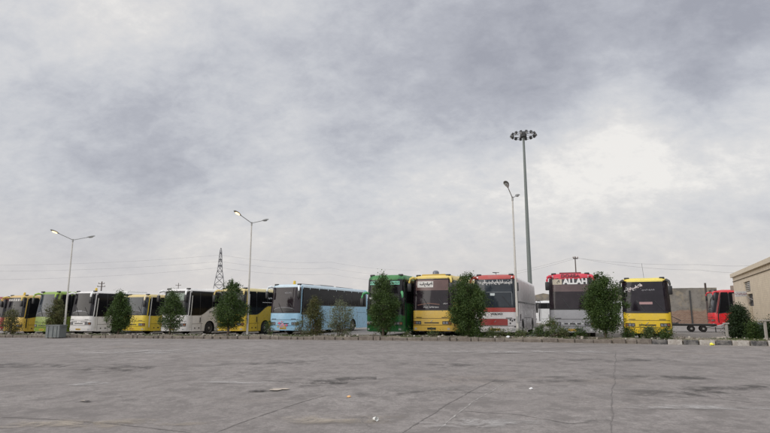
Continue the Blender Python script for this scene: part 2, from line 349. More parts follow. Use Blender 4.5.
# ------------------------------------------------------------------ buses
class Shape:
    def __init__(s, H, L=12, W=1.27, r=.30, z0=.30, rake=.16, bow=.12, wheels=(2.75, 8.9)):
        s.H, s.L, s.W, s.r, s.z0, s.rake, s.bow, s.wh = H, L, W, r, z0, rake, bow, wheels; s.a = W-r; s.c = s.a+r*PI/2
        s.tr = .26
    def uy(s, y): return s.c+(y-s.r)                       # side coordinate for distance y behind the nose
    def p(s, u, z, off=0):
        sg = 1 if u >= 0 else -1; v = abs(u)
        if v <= s.a: x, y, nx, ny = v, 0, 0, -1
        elif v <= s.c: t = (v-s.a)/s.r; x, y, nx, ny = s.a+s.r*math.sin(t), s.r-s.r*math.cos(t), math.sin(t), -math.cos(t)
        else: x, y, nx, ny = s.W, s.r+v-s.c, 1, 0
        k = max(0, 1-y/1.6); k = k*k*(3-2*k)
        zz = max(0, z-1.3)/(s.H-1.3)
        fy = (s.rake*zz*1.2+.05*max(0, (.7-z))/.4)*k + s.bow*(x/s.W)**2*k
        tw = .05*max(0, (z-1.9)/(s.H-1.9))
        ins = 0
        if z > s.H-s.tr: t = min(1, (z-(s.H-s.tr))/s.tr); ins = s.tr*(1-math.sqrt(max(0, 1-t*t)))*.95
        X = x*(1-tw/s.W)+nx*(off-ins); Y = y+fy+ny*(off-ins*(1+.8*k))
        return Vector((sg*X, Y, z))
    def zbot(s, u):
        v = abs(u)
        if v <= s.c: return s.z0+.03
        y = s.r+v-s.c; z = s.z0
        for w in s.wh:
            if abs(y-w) < .60: z = max(z, .50+math.sqrt(.36-(y-w)**2)*.98)
        return z
    def body(s):
        us = [s.a*k/8 for k in range(9)]+[s.a+(s.c-s.a)*k/6 for k in range(1, 7)]
        ys = set([s.r+.3*k for k in range(1, int((s.L-s.r)/.3))]+[s.L])
        for w in s.wh:
            for k in range(25): ys.add(w-.6+1.2*k/24)
            ys.add(w-.603); ys.add(w+.603)
        ys = sorted(ys); us += [s.uy(y) for y in ys if y > s.r+.02]
        ring = [-u for u in us[::-1]]+us[1:]
        zs = [.30, .45, .6, .8, 1.0, 1.25, 1.5, 1.75, 2.0, 2.3, 2.6, 2.9]; zs = [z for z in zs if z < s.H-s.tr-.1]+[s.H-s.tr+s.tr*q for q in (0, .3, .55, .75, .88, .96, 1)]
        b = MB(); vs = []
        for z in zs:
            for u in ring:
                zb = s.zbot(u); q = z if z >= 1.25 else zb+(z-.30)/.95*(1.25-zb)
                vs.append(s.p(u, q))
        n = len(ring); fs = []
        for i in range(len(zs)-1):
            for j in range(n-1): fs.append((i*n+j, i*n+j+1, (i+1)*n+j+1, (i+1)*n+j))
            fs.append((i*n+n-1, i*n, (i+1)*n, (i+1)*n+n-1))       # flat tail
        fs.append(tuple((len(zs)-1)*n+j for j in range(n)))
        b.add(vs, fs); return b
    def patch(s, b, u0, u1, z0, z1, off=.012, mi=0, zb=None, zt=None, ub=None):
        nu = max(2, int(abs(u1-u0)/.10)); nz = max(2, int((z1-z0)/.15)); vs = []; vi = []
        if u1-u0 > 5: nu = int((u1-u0)/.22)
        for i in range(nu+1):
            for j in range(nz+1):
                t = j/nz; u = u0+(u1-u0)*i/nu
                if ub: u = u+ub(t)*(1 if i/nu > .5 else -1)*abs(i/nu-.5)*2
                a = zb(u) if zb else z0; c = zt(u) if zt else z1
                z = a+(c-a)*t; vs.append(s.p(u, z, off)); vi.append((u, z))
        m = nz+1; fs = [(i*m+j, (i+1)*m+j, (i+1)*m+j+1, i*m+j+1) for i in range(nu) for j in range(nz)]
        border = [i*m for i in range(nu+1)]+[nu*m+j for j in range(1, m)]+[i*m+nz for i in range(nu-1, -1, -1)]+[j for j in range(nz-1, 0, -1)]
        base = len(vs)
        for k in border: vs.append(s.p(vi[k][0], vi[k][1], -.01))
        L = len(border); fs += [(border[k], border[(k+1) % L], base+(k+1) % L, base+k) for k in range(L)]
        b.add(vs, fs, mi)
    def line(s, b, pts, w, off=.014, mi=0):
        """narrow strip on the surface through (u,z) points"""
        P = []
        for (a, c) in zip(pts, pts[1:]):
            n = max(1, int(math.hypot(c[0]-a[0], c[1]-a[1])/.12))
            for i in range(n): P.append((a[0]+(c[0]-a[0])*i/n, a[1]+(c[1]-a[1])*i/n))
        P.append(pts[-1]); vs = []
        for i, q in enumerate(P):
            d = (P[min(i+1, len(P)-1)][0]-P[max(i-1, 0)][0], P[min(i+1, len(P)-1)][1]-P[max(i-1, 0)][1]); l = math.hypot(*d) or 1
            nx, nz = -d[1]/l*w/2, d[0]/l*w/2
            vs += [s.p(q[0]+nx, q[1]+nz, off), s.p(q[0]-nx, q[1]-nz, off), s.p(q[0]+nx, q[1]+nz, -.005), s.p(q[0]-nx, q[1]-nz, -.005)]
        fs = []
        for i in range(len(P)-1):
            a = 4*i; c = a+4; fs += [(a, a+1, c+1, c), (a, c, c+2, a+2), (a+1, a+3, c+3, c+1)]
        e = 4*(len(P)-1); fs += [(0, 2, 3, 1), (e, e+1, e+3, e+2)]
        b.add(vs, fs, mi)
    def text(s, b, txt, u, z, size, off=.02, shear=0, bold=0.0, mi=0, rot=0, xs=1):
        vs, fs = text_mesh(txt, size, shear, bold); c, q = math.cos(rot), math.sin(rot)
        # +u is the viewer's right on the front and the bus's nose-to-tail run on the side
        b.add([s.p(u+(x*c-y*q)*xs, z+x*q+y*c, off) for (x, y, _) in vs], fs, mi)
def script_strokes(seed, w, h):
    """joined right-to-left handwriting: list of polylines and dots"""
    r = random.Random(seed); out = []; x = w/2
    while x > -w/2+h*.3:
        wl = r.uniform(.5, 1.3)*h; p = []; k = 0; n = int(wl/(h*.12)); base = r.uniform(-.12, .05)*h
        for i in range(n+1):
            xx = x-wl*i/n; p.append((xx, base+h*(.14*math.sin(i*1.9+seed)+(.34 if r.random() < .18 else 0))))
        out.append(p)
        if r.random() < .6: out.append([(x-wl*.2, base), (x-wl*.22, base+h*.62)])
        if r.random() < .5: out.append([(x-wl, base), (x-wl-.12*h, base-h*.3), (x-wl+.2*h, base-h*.42)])
        for _ in range(r.choice([1, 2, 2])): q = (x-wl*r.random(), base+h*r.choice([-.4, .38, .5])); out.append([q, (q[0]+.07*h, q[1])])
        x -= wl+.16*h
    return out
def bus(name, label, px, Y, phi, H, body, o):
    g = o.get
    L = g('L', 12); sh = Shape(H, L=L, rake=g('rake', .16 if g('side') == 'band' else .19), r=g('r', .30), bow=g('bow', .12), z0=g('z0', .30), wheels=g('wheels', (2.75, 8.9)))
    X = (px-385)/564*Y; ph = math.radians(phi); ox, oy = X-1.27*math.cos(ph), Y+1.27*math.sin(ph)
    zg = g('zg'); zg = zyard(ox) if zg is None else zg
    root = empty(name, (ox, oy, zg), -ph); tag(root, label, 'bus', g('group', 'parked coaches'))
    bp = paint(body, .3, g('dirt', .35), 'coach_paint'); roofp = paint(g('roof', body), .35, .4, 'coach_roof_paint')
    bo = sh.body().build('body', bp, root, 35)
    if g('roof'):
        b = MB(); 
        # roof cap shell just proud of the body, rounded like it
        n0 = H-.34; nk = 1 if g('brow') else int((L-1.0)/.5); us = [-(sh.c+.5+.5*k) for k in range(0, nk)][::-1]+[-sh.c, -(sh.a+sh.c)/2, -sh.a, -.6, -.3, 0, .3, .6, sh.a, (sh.a+sh.c)/2, sh.c]+[sh.c+.5+.5*k for k in range(0, nk)]
        zs = [n0, n0+.1, H-.2, H-.12, H-.06, H-.02, H+.0]; vs = [sh.p(u, min(z, H), .012)+Vector((0, 0, .012 if z >= H-.06 else 0)) for z in zs for u in us]; n = len(us)
        fs = [(i*n+j, i*n+j+1, (i+1)*n+j+1, (i+1)*n+j) for i in range(len(zs)-1) for j in range(n-1)]; fs.append(tuple((len(zs)-1)*n+j for j in range(n)))
        b.add(vs, fs); b.build('roof', roofp, root, 40)
    zb, zt = g('ws', (1.62, H-.22))
    # windscreen
    b = MB(); ww = g('ww', 1.32 if g('side') == 'band' else 1.22); sh.patch(b, -ww-.05, ww+.05, zb-.07, zt+.05, .010); b.build('windscreen_surround', BLACK, root, 40)
    wsm = g('wsm', WINS)
    if g('deck2'):
        for (a, c) in ((zb, g('deck2')-.12), (g('deck2')+.12, zt)):
            b = MB(); sh.patch(b, -1.30, 1.30, a, c, .018); w = b.build('windscreen', wsm, root, 40)
    else:
        b = MB(); sh.patch(b, -ww, ww, zb, zt, .018); w = b.build('windscreen', wsm, root, 40)
    if g('band'):   # sunshade strip / curtain band behind the glass top
        c1, z_a, z_b = g('band'); b = MB(); sh.patch(b, -1.05, 1.05, z_a, z_b, .022); b.build('sun_strip', glassmat(c1, 'sun_strip', .2, .5), w, 40)
    # dashboard arc and things seen low in the windscreen
    if g('arc', True):
        b = MB(); sh.patch(b, -.85, .75, zb+.03, zb+.3, .021, zt=lambda u: zb+.05+.26*math.sqrt(max(0.02, 1-(u/.95)**2))); b.build('dashboard', flat((.008, .008, .010), .35, key='dash_black'), w, 40)
        b = MB(); pts = [(u, zb+.07+.26*math.sqrt(max(0.02, 1-(u/.95)**2))) for u in [-.86+.12*i for i in range(15)] if abs(u) < .92]; sh.line(b, pts, .03, .024); b.build('dashboard_edge', flat((.22, .22, .24), .4, key='dash_edge'), w)
    for sg in (-1, 1):
        b = MB(); sh.line(b, [(sg*.08 if sg < 0 else .95, zb-.02), (sg*.5 if sg < 0 else .45, zb+.62)], .035, .045); b.build('wiper', BLACK, w)
    # side glazing
    st = g('side', 'swoosh'); top = H-g('gt', .24 if g('side') == 'band' else .17); y1 = L-.35
    def bot(u):
        y = abs(u)-sh.c+sh.r
        if st == 'swoosh': 
            t = max(0, min(1, (y-1.5)/1.7)); t = t*t*(3-2*t); return 1.50+(2.15-1.50)*t
        if st == 'step': 
            t = max(0, min(1, (y-1.5)/.5)); return 1.45+(2.10-1.45)*t
        if st == 'drop':
            t = max(0, min(1, (y-.5)/5.5)); return 1.45+.65*t
        return 2.02
    for sg in (-1, 1):
        u0, u1 = sh.uy(.20), sh.uy(y1)
        lo, hi = (u0, u1) if sg > 0 else (-u1, -u0)
        b = MB(); sh.patch(b, lo, hi, 1.6, top, .010, zb=bot); wb = b.build('window_band', g('wbm', BLACK), root, 40)
        e = [.26, 1.55]; yy = 1.55
        while yy < y1-1.5: yy += 1.42; e.append(yy)
        e.append(y1-.08)
        for a, c in zip(e, e[1:]):
            if c-a < .3: continue
            a2, c2 = sh.uy(a+.045), sh.uy(c-.045); lo2, hi2 = (a2, c2) if sg > 0 else (-c2, -a2)
            b = MB(); sh.patch(b, lo2, hi2, 1.9, top-.06, .017, zb=lambda u: bot(u)+.07); b.build('side_window', g('sg', SIDEG), wb, 40)
        if g('curtain') and sg > 0:
            for a, c in g('curtain'):
                b = MB(); sh.patch(b, sh.uy(a), sh.uy(c), 2.25, top-.12, .022); b.build('window_curtain', glassmat((.16, .17, .15), 'curtained_glass', .2, .4), wb, 40)
        # seams of luggage lockers and the driver's door, low vents
        b = MB(); zz = 1.12
        for (pa, pb) in [((.62, .38), (.62, bot(sh.uy(.62))-.02)), ((1.75, .38), (1.75, bot(sh.uy(1.75))-.02)), ((.62, zz-.25), (1.95, zz-.25)), ((3.6, zz), (8.0, zz)), ((3.6, .42), (3.6, zz)), ((5.1, .42), (5.1, zz)), ((6.5, .42), (6.5, zz)), ((8.0, .42), (8.0, zz)), ((9.8, .5), (9.8, 1.6)), ((9.8, 1.6), (11.6, 1.6))]:
            sh.line(b, [(sg*sh.uy(pa[0]), pa[1]), (sg*sh.uy(pb[0]), pb[1])], .022, .004)
        for y in (.95, 1.45, 4.4, 7.2): sh.patch(b, *(sorted((sg*sh.uy(y), sg*sh.uy(y+.13)))), .50, .60, .006)
        b.build('panel_seam', BLACK, root)
        b = MB(); sh.patch(b, *(sorted((sg*sh.uy(.36), sg*sh.uy(.45)))), .6, 3.0, .03); b.build('door_pillar', flat((.55, .54, .50), .5, key='pale_trim') if g('pillar') else BLACK, root, 40)
        b = MB(); sh.line(b, [(sg*sh.uy(1.6), .95), (sg*sh.uy(1.6), 1.35)], .05, .04); b.build('door_handle', BLACK, root)
    if g('swirl'):
        b = MB(); sh.patch(b, sh.uy(.6), sh.uy(L-.3), 2.02, 2.10, .019); b.build('side_stripe', paint(g('swirl'), .35, .2), root, 40)
    # front: lamps, grille, bumper, plate
    hz = g('hz', .82)
    if not g('nohead'):
        for sg in (-1, 1):
            b = MB(); lo, hi = sorted((sg*.66, sg*1.20)); sh.patch(b, lo, hi, hz-.09, hz+.10, .012); hl = b.build('headlight', BLACK, root, 40)
            for q in (.76, .93, 1.09):
                b = MB(); sh.patch(b, *(sorted((sg*q-.065, sg*q+.065))), hz-.06, hz+.065, .022); b.build('lens', HLENS if q < 1.05 else flat((.25, .10, .04), .3, key='indicator_lens'), hl, 40)
    b = MB(); sh.patch(b, -1.22, 1.22, .345, .60, .035); b.build('bumper', paint(g('bumper', body), .4, .4), root, 40)
    b = MB(); sh.line(b, [(-1.2, hz+.26), (1.2, hz+.26)], .022, .008); sh.line(b, [(-1.2, hz-.14), (1.2, hz-.14)], .02, .008); sh.patch(b, -.45, .45, hz-.03, hz+.03, .012)
    for sg in (-1, 1): sh.patch(b, *(sorted((sg*.62, sg*.98))), hz+.30, hz+.335, .012)
    b.build('grille', BLACK, root, 40)
    for sg in (-1, 1):
        b = MB(); sh.patch(b, *(sorted((sg*.95, sg*1.08))), .42, .52, .045); b.build('fog_light', LENS, root, 40)
    if g('flap'):    # big coloured panel across the nose
        for (c1, u0, u1, z0, z1, of) in g('flap'):
            b = MB(); sh.patch(b, u0, u1, z0, z1, of); b.build('nose_panel', paint(c1, .35, .3), root, 40)
    pc = g('plate', (.65, .40, .05)); b = MB(); sh.patch(b, -.27, .27, .42, .54, .045); pl = b.build('number_plate', flat(pc, .5, key='number_plate'), root)
    b = MB()
    for i in range(6): sh.patch(b, -.22+.075*i, -.175+.075*i, .45, .51, .049)
    b.build('plate_character', BLACK, pl)
    b = MB(); sh.line(b, [(-.06, hz+.06), (.06, hz+.16)], .03, .02)
    b.lathe((0, sh.p(0, hz+.11, .012).y, hz+.11), [(.0, 0), (.001, 0)], 8) if False else None
    b.build('emblem', CHROME, root)
    # mirrors on rabbit-ear arms
    mc = g('mirror', body)
    for sg in (-1, 1):
        r0 = sh.p(sg*1.12, H-g('mz', .22)); ms = g('ms', 1.0); b = MB()
        P = [r0, r0+Vector((sg*.10, -.22, .06))*ms, r0+Vector((sg*.20, -.44, -.03))*ms, r0+Vector((sg*.24, -.52, -.18))*ms, r0+Vector((sg*.24, -.52, -.28))*ms]
        b.tube(P, [.07, .085, .08, .065, .05], 8); a = b.build('mirror_arm', paint(mc, .4, .2), root, 60)
        b = MB(); c = P[-1]+Vector((0, .02, -.26)); b.box(c, (.23, .16, .50), 0, None, .045); h = b.build('mirror_head', BLACK, a, 40)
    # roof: marker lamps, hatch or cooling unit
    for sg in (-1, 1):
        b = MB(); b.box((sg*.95, .52, H-.02), (.28, .20, .13), 0, None, .03); b.build('roof_lamp', BLACK, root, 40)
    if g('beacon'):
        b = MB(); b.lathe((g('bx', .1), .9, H), [(.13, 0), (.14, .05), (.09, .09), (.10, .22), (.07, .27), (0.01, .29)], 14); b.build('roof_beacon', flat(g('beacon'), .35, key='beacon'), root, 40)
    b = MB(); b.box((0, 5.2, H+.03), (1.5, 2.3, .22), 0, None, .07); b.build('cooling_unit', paint(g('unit', (.6, .6, .58)), .45, .4), root, 40)
    for yh in (1.75, 9):
        b = MB(); b.box((0, yh, H+.015), (.8, .8, .09), 0, None, .03); b.build('roof_hatch', paint(g('unit', (.6, .6, .58)), .45, .4), root, 40)
    # underbody and wheels
    b = MB(); b.box((0, L/2+.25, .78), (1.86, L-.9, .75)); b.box((0, .62, .42), (2.1, .8, .2)); b.build('underbody', DARK, root)
    for yw in sh.wh:
        for sg in (-1, 1):
            b = MB(); b.lathe((sg*1.09, yw, .50), [(.27, -.14), (.44, -.15), (.495, -.11), (.50, 0), (.495, .11), (.44, .15), (.27, .14)], 28, 'X'); t = b.build('wheel', RUB, root, 40)
            b = MB(); pr = [(.285, -.10), (.285, .10*sg+.02), (.25, .08*sg), (.16, .05*sg), (.10, .13*sg), (.01, .13*sg)] if sg > 0 else [(.285, .10), (.285, -.10), (.25, -.08), (.16, -.05), (.10, -.13), (.01, -.13)]
            b.lathe((sg*1.09+sg*.03, yw, .50), pr, 20, 'X'); b.build('rim', RIM, t, 40)
    if g('extra'): g('extra')(sh, root, w)
    return root, sh
YEL = (.66, .47, .045); YEL2 = (.60, .44, .10); RED = (.42, .012, .03); WHT = (.66, .64, .62)
def lettering(sh, parent, txt, u, z, size, col=WHITE, **k):
    b = MB(); sh.text(b, txt, u, z, size, **k); b.build('lettering', col, parent)
def strokes(sh, parent, seed, u, z, w, h, lw, col=WHITE, rot=0, off=.026, name='lettering'):
    b = MB()
    for i, p in enumerate(script_strokes(seed, w, h)):
        c, s_ = math.cos(rot), math.sin(rot)
        sh.line(b, [(u+x*c-y*s_, z+x*s_+y*c) for x, y in p], lw, off+.0008*(i % 9))
    b.build(name, col, parent)
# --- extras
def ex_green(sh, root, w):
    H = sh.H
    for (a, c) in ((-1.0, -.42), (.42, 1.0)):
        b = MB(); sh.patch(b, a, c, H-.62, H-.40, .024); pn = b.build('route_panel', flat((.18, .50, .36), .5, key='teal_panel'), w, 40)
        strokes(sh, pn, 7+int(a*10), (a+c)/2, H-.51, .5, .13, .018, BLACK, off=.028)
    b = MB(); sh.patch(b, -1.0, -.68, 2.30, 2.42, .024); b.build('route_sticker', flat((.6, .6, .58), .5), w, 40)
    b = MB(); sh.patch(b, -1.14, 1.14, .98, 1.5, .013); b.build('nose_panel', paint((.006, .10, .018), .3, .2), root, 40)
    strokes(sh, root, 12, -.95, .88, .45, .13, .02, WHITE, off=.03)
def ex_y9(sh, root, w):
    H = sh.H
    b = MB(); sh.patch(b, -.95, .10, H-.75, H-.38, .026); pn = b.build('banner', flat((.62, .60, .57), .6, key='white_banner'), w, 40)
    strokes(sh, pn, 5, -.30, H-.56, .72, .24, .042, BLACK, off=.031)
    lettering(sh, w, '\u2022\u2022\u2022\u2022\u2022\u2022\u2022', 0, 1.75, .12, off=.03)
    strokes(sh, w, 31, 0, 1.74, .9, .08, .016, WHITE)
    strokes(sh, w, 33, .85, 1.95, .25, .07, .012, WHITE)
    b = MB(); sh.line(b, [(-.8, zt0+.0) for zt0 in ()] or [(-.9, 1.86), (-.2, 1.98), (.5, 1.90)], .03, .026); b.build('dashboard_cloth', flat((.3, .16, .12), .8), w)
    b = MB(); b.lathe((0, 1.05, H-.02), [(.30, 0), (.30, .06), (.20, .12), (.19, .26), (.12, .33), (.02, .35)], 16); b.build('roof_vent', flat((.16, .17, .20), .4, .4), root, 40)
    b = MB(); b.box((0, .62, H+.02), (1.5, .22, .10), 0, None, .03); b.build('roof_light_bar', flat((.45, .30, .04), .4), root, 40)
def ex_r10(sh, root, w):
    H = sh.H
    strokes(sh, w, 21, .0, H-.46, 2.1, .27, .034, WHITE); strokes(sh, w, 22, .05, H-.52, 2.0, .20, .026, WHITE, off=.036)
    b = MB(); sh.patch(b, -.25, .02, 2.42, 2.56, .026); b.build('permit_sticker', flat((.5, .55, .55), .5), w)
    b = MB(); sh.line(b, [(-.5, 2.62), (1.0, 2.62)], .02, .025); sh.line(b, [(1.0, 2.62), (1.0, 1.9)], .02, .025); b.build('glass_seam', flat((.25, .27, .28), .4), w)
    lettering(sh, root, 'VOLVO', .1, 1.36, .16, BLACK, off=.025, bold=.006, xs=1.3)
    b = MB()
    for (u, z) in ((.87, 1.02), (.98, .98), (1.1, 1.03), (.86, .84), (1.12, .62)):
        sh.patch(b, u-.035, u+.035, z-.045, z+.045, .02)
    b.build('lamp_cluster', BLACK, root)
    b = MB(); b.tube([(0, .9, H), (.03, .9, H+.12), (-.2, .9, H+.17), (.2, .9, H+.15)], .02, 6); b.build('roof_horn', BLACK, root)
    # window line along the visible side: sky reflection put into its pale glass colour
def ex_r11(sh, root, w):
    H = sh.H
    b = MB(); sh.patch(b, -1.05, -.50, H-.66, H-.34, .024); b.build('banner', flat((.50, .45, .36), .7, key='beige_banner'), w, 40)
    strokes(sh, w, 3, -.72, H-.5, .18, .20, .03, BLACK, off=.030)
    b = MB(); sh.patch(b, -.50, 1.06, H-.66, H-.34, .024); b.build('banner', flat((.05, .05, .055), .6, key='dark_banner'), w, 40)
    b = MB(); sh.text(b, 'ALLAH', .28, H-.50, .44, .032, bold=.022, xs=1.05); b.build('lettering', flat((.70, .70, .69), .5), w)
    lettering(sh, root, 'DORSA', 0, H-.14, .26, flat((.12, .01, .015), .5), off=.06, bold=.012, xs=1.3)
    b = MB(); b.box((0, .72, H+.03), (1.25, .10, .12), 0, None, .02); b.build('roof_sign', flat((.16, .01, .02), .4), root)
    b = MB()
    for u in (-.55, -.2, .2, .55): sh.patch(b, u-.05, u+.05, .80, .90, .02)
    b.build('driving_lamp', LENS, root)
def ex_y12(sh, root, w):
    H = sh.H
    strokes(sh, w, 44, -.62, H-.60, .95, .26, .038, WHITE, rot=.28); strokes(sh, w, 45, -.50, H-.60, .8, .22, .03, flat((.6, .5, .5), .5), rot=.28, off=.036)
    strokes(sh, w, 46, .15, H-.72, .75, .11, .014, flat((.30, .29, .32), .5))
    b = MB(); sh.patch(b, -.35, .35, 2.0, 2.14, .026); b.build('dashboard_sign', flat((.36, .22, .22), .6), w)
    b = MB(); b.tube([(0, .8, H), (-.06, .8, H+.9)], .008, 5); b.build('antenna', BLACK, root)
    b = MB(); sh.patch(b, -1.15, 1.15, 1.50, 1.60, .02); b.build('black_sill', BLACK, root, 40)
def ex_blue(sh, root, w):
    lettering(sh, w, 'VOLVO', .25, sh.H-.62, .14, flat((.32, .32, .34), .5), off=.026, xs=1.2)
    b = MB()
    for u0, z0, s_, k in ((-.30, .84, .10, 0), (-.02, .72, .16, 1), (.12, .58, .13, 2), (-.2, .62, .09, 1), (.30, .70, .10, 0), (-.42, .60, .08, 2), (-.10, .95, .06, 0)):
        for a in range(5):
            t = 2*PI*a/5; cu, cz = u0+s_*.5*math.cos(t), z0+s_*.5*math.sin(t)
            vs = [sh.p(cu+s_*.42*math.cos(q*PI/4), cz+s_*.42*math.sin(q*PI/4), .05+.001*a+.002*k) for q in range(8)]; b.add(vs, [tuple(range(8))], k)
    b.build('flower_decal', [flat((.65, .12, .2), .5), flat((.60, .28, .35), .5), flat((.55, .40, .15), .5)], root)
    for cp in ([(.9, 1.2, sh.H), (-.2, 2.4, sh.H+.14), (.2, 4.8, sh.H+.12)], [(.6, 7, sh.H+.08), (.1, 11.3, sh.H+.10)]):
        b = MB(); b.tube(cp, .025, 6); b.build('roof_cable', BLACK, root)
def ex_white5(sh, root, w):
    strokes(sh, root, 61, sh.uy(3.15), 1.78, .9, .20, .035, flat((.14, .13, .14), .5), off=.016)
    b = MB(); sh.patch(b, -.9, .9, sh.H-.9, sh.H-.35, .024); b.build('reflective_shade', flat((.20, .25, .21), .4), w, 40)
def ex_white3(sh, root, w):
    b = MB()
    for sg in (-1, 1): sh.patch(b, *(sorted((sg*.2, sg*.9))), hz3+.12, hz3+.17, .014)
    b.build('chrome_strip', flat((.12, .12, .13), .4), root)
    b = MB(); sh.patch(b, -.45, .2, 1.9, 2.0, .026); b.build('dashboard_sign', flat((.3, .3, .33), .5), w)
hz3 = .95
def ex_y1(sh, root, w):
    b = MB(); H = sh.H
    for i in range(6): sh.patch(b, -.9+.31*i, -.68+.31*i, H-.52, H-.33, .024)
    b.build('route_sticker', flat((.5, .48, .45), .6), w)
def ex_y6(sh, root, w):
    strokes(sh, root, 71, sh.uy(3.4), 2.75, .9, .16, .03, WHITE, off=.024)
    b = MB(); sh.line(b, [(sh.uy(2.3), 2.42), (sh.uy(4.2), 2.42)], .04, .024); b.build('window_sticker', WHITE, root)
PALEG = flat((.52, .50, .49), .35, key='painted_reflection_glass'); PURP = glassmat((.017, .012, .015), ior=1.38); BLU = glassmat((.022, .028, .035), 'bluish_glass', ior=1.42)  # PALEG: grazing sky reflection put into the glass colour
bus('coach', 'dark red roofed coach mostly cut off at the far left edge', 3, 52.5, 22, 3.45, (.30, .012, .015), dict(roof=(.22, .01, .015), mirror=(.5, .25, .12)))
bus('coach', 'yellow coach at the left end beside the lime green coach', 22, 50, 22, 3.5, (.58, .38, .06), dict(side='drop', roof=(.55, .38, .14), extra=ex_y1, beacon=(.6, .42, .05), mirror=YEL2))
bus('coach', 'lime green coach with a rounded roof behind the grey skip', 54, 47, 22, 3.65, (.16, .23, .010), dict(side='drop', rake=.28, r=.42, ww=1.05, roof=(.19, .31, .035), wsm=BLU, mirror=(.3, .45, .05), unit=(.2, .35, .08)))
bus('coach', 'white coach between the lime green coach and a shorter yellow one', 91, 45.8, 22, 3.58, WHT, dict(extra=ex_white3, beacon=(.6, .42, .05), bx=.6, hz=hz3, mirror=(.8, .8, .78), pillar=1, curtain=[(3.1, 4.2), (4.5, 5.7)]))
bus('coach', 'low yellow coach half hidden by a tree between two white coaches', 145, 45, 22, 3.22, (.62, .46, .035), dict(roof=(.58, .46, .20), wsm=BLU, mirror=(.7, .6, .4), pillar=1))
bus('coach', 'white coach with dark lettering behind its sweeping side windows', 186, 42.3, 22, 3.53, WHT, dict(extra=ex_white5, mirror=(.8, .8, .78), pillar=1))
bus('coach', 'yellow coach behind the lamp post, left of the pale blue coach', 244, 41, 22, 3.45, (.66, .45, .04), dict(extra=ex_y6, roof=(.64, .54, .26), mirror=(.72, .55, .22), pillar=1))
bus('coach', 'pale blue coach showing its long side with flower decals on the nose', 299, 39.7, 22, 3.6, (.29, .50, .66), dict(side='step', extra=ex_blue, wsm=PURP, beacon=(.6, .42, .05), bx=.3, roof=(.50, .60, .66), mirror=(.75, .8, .82), unit=(.3, .3, .3)))
bus('coach', 'tall dark green coach with two windscreens one above the other', 403, 34, 22, 3.78, (.004, .11, .02), dict(side='band', deck2=2.5, ws=(1.35, 3.45), roof=(.03, .17, .035), mirror=(.10, .40, .16), arc=False, mz=1.15, r=.4, plate=(.1, .1, .1)))
root8 = [o for o in bpy.data.objects if o.get('label', '').startswith('tall dark green')][0]
sh8 = Shape(3.78, r=.4); ex_green(sh8, root8, [c for c in root8.children if c.name.startswith('windscreen') and 'surround' not in c.name][0])
bus('coach', 'yellow coach with a white banner and a round vent on its roof', 452, 33.3, 22, 3.68, (.64, .42, .07), dict(side='band', extra=ex_y9, wsm=PURP, band=((.10, .055, .05), 2.75, 3.38), roof=(.64, .48, .12), plate=(.02, .02, .02), arc=False, unit=(.5, .4, .1), mirror=(.65, .5, .12)))
bus('coach', 'white coach with a red brow, red nose panel and script across its windscreen', 517, 32.3, 20, 3.66, (.66, .63, .62), dict(side='band', extra=ex_r10, wsm=BLU, roof=(.36, .045, .035), brow=1, sg=PALEG, wbm=paint((.60, .57, .56), .4, .3, 'pale_window_surround'), swirl=(.03, .03, .035), arc=False, nohead=1, ws=(1.78, 3.38), mirror=(.45, .06, .04),  # side windows coloured pale to carry the sky's reflection
    flap=[((.32, .045, .035), -1.2, 1.2, 1.48, 1.72, .014), ((.30, .04, .035), -.9, .72, .72, 1.08, .016)]))
bus('coach', 'grey coach with a bright red roof and large banner lettering', 595, 32.7, 20, 3.8, (.30, .30, .315), dict(side='band', extra=ex_r11, wsm=PURP, band=((.085, .055, .055), 2.72, 3.15), roof=(.50, .012, .035), arc=False, mirror=(.6, .03, .06), ws=(1.72, 3.46), hz=.84))
bus('coach', 'yellow coach with black mirrors at the right end of the row', 671, 32.2, 25, 3.55, (.70, .48, .022), dict(side='band', extra=ex_y12, wsm=glassmat((.014, .011, .015), ior=1.36), arc=False, ws=(1.62, 3.32), mirror=(.015, .015, .015), plate=(.5, .3, .05), roof=(.68, .55, .10)))
bus('coach', 'bright red coach parked sideways behind the brick building corner', 712, 55, 107, 3.75, (.60, .012, .018), dict(side='drop', rake=.5, r=.4, mirror=(.6, .02, .03), roof=(.55, .012, .02)))
bus('midibus', 'white bus seen side on behind the grey and red coach', 535, 66, 90, 2.92, (.62, .62, .62), dict(side='band', L=10.5, wheels=(2.2, 8.2), group='', mirror=(.5, .5, .5)))
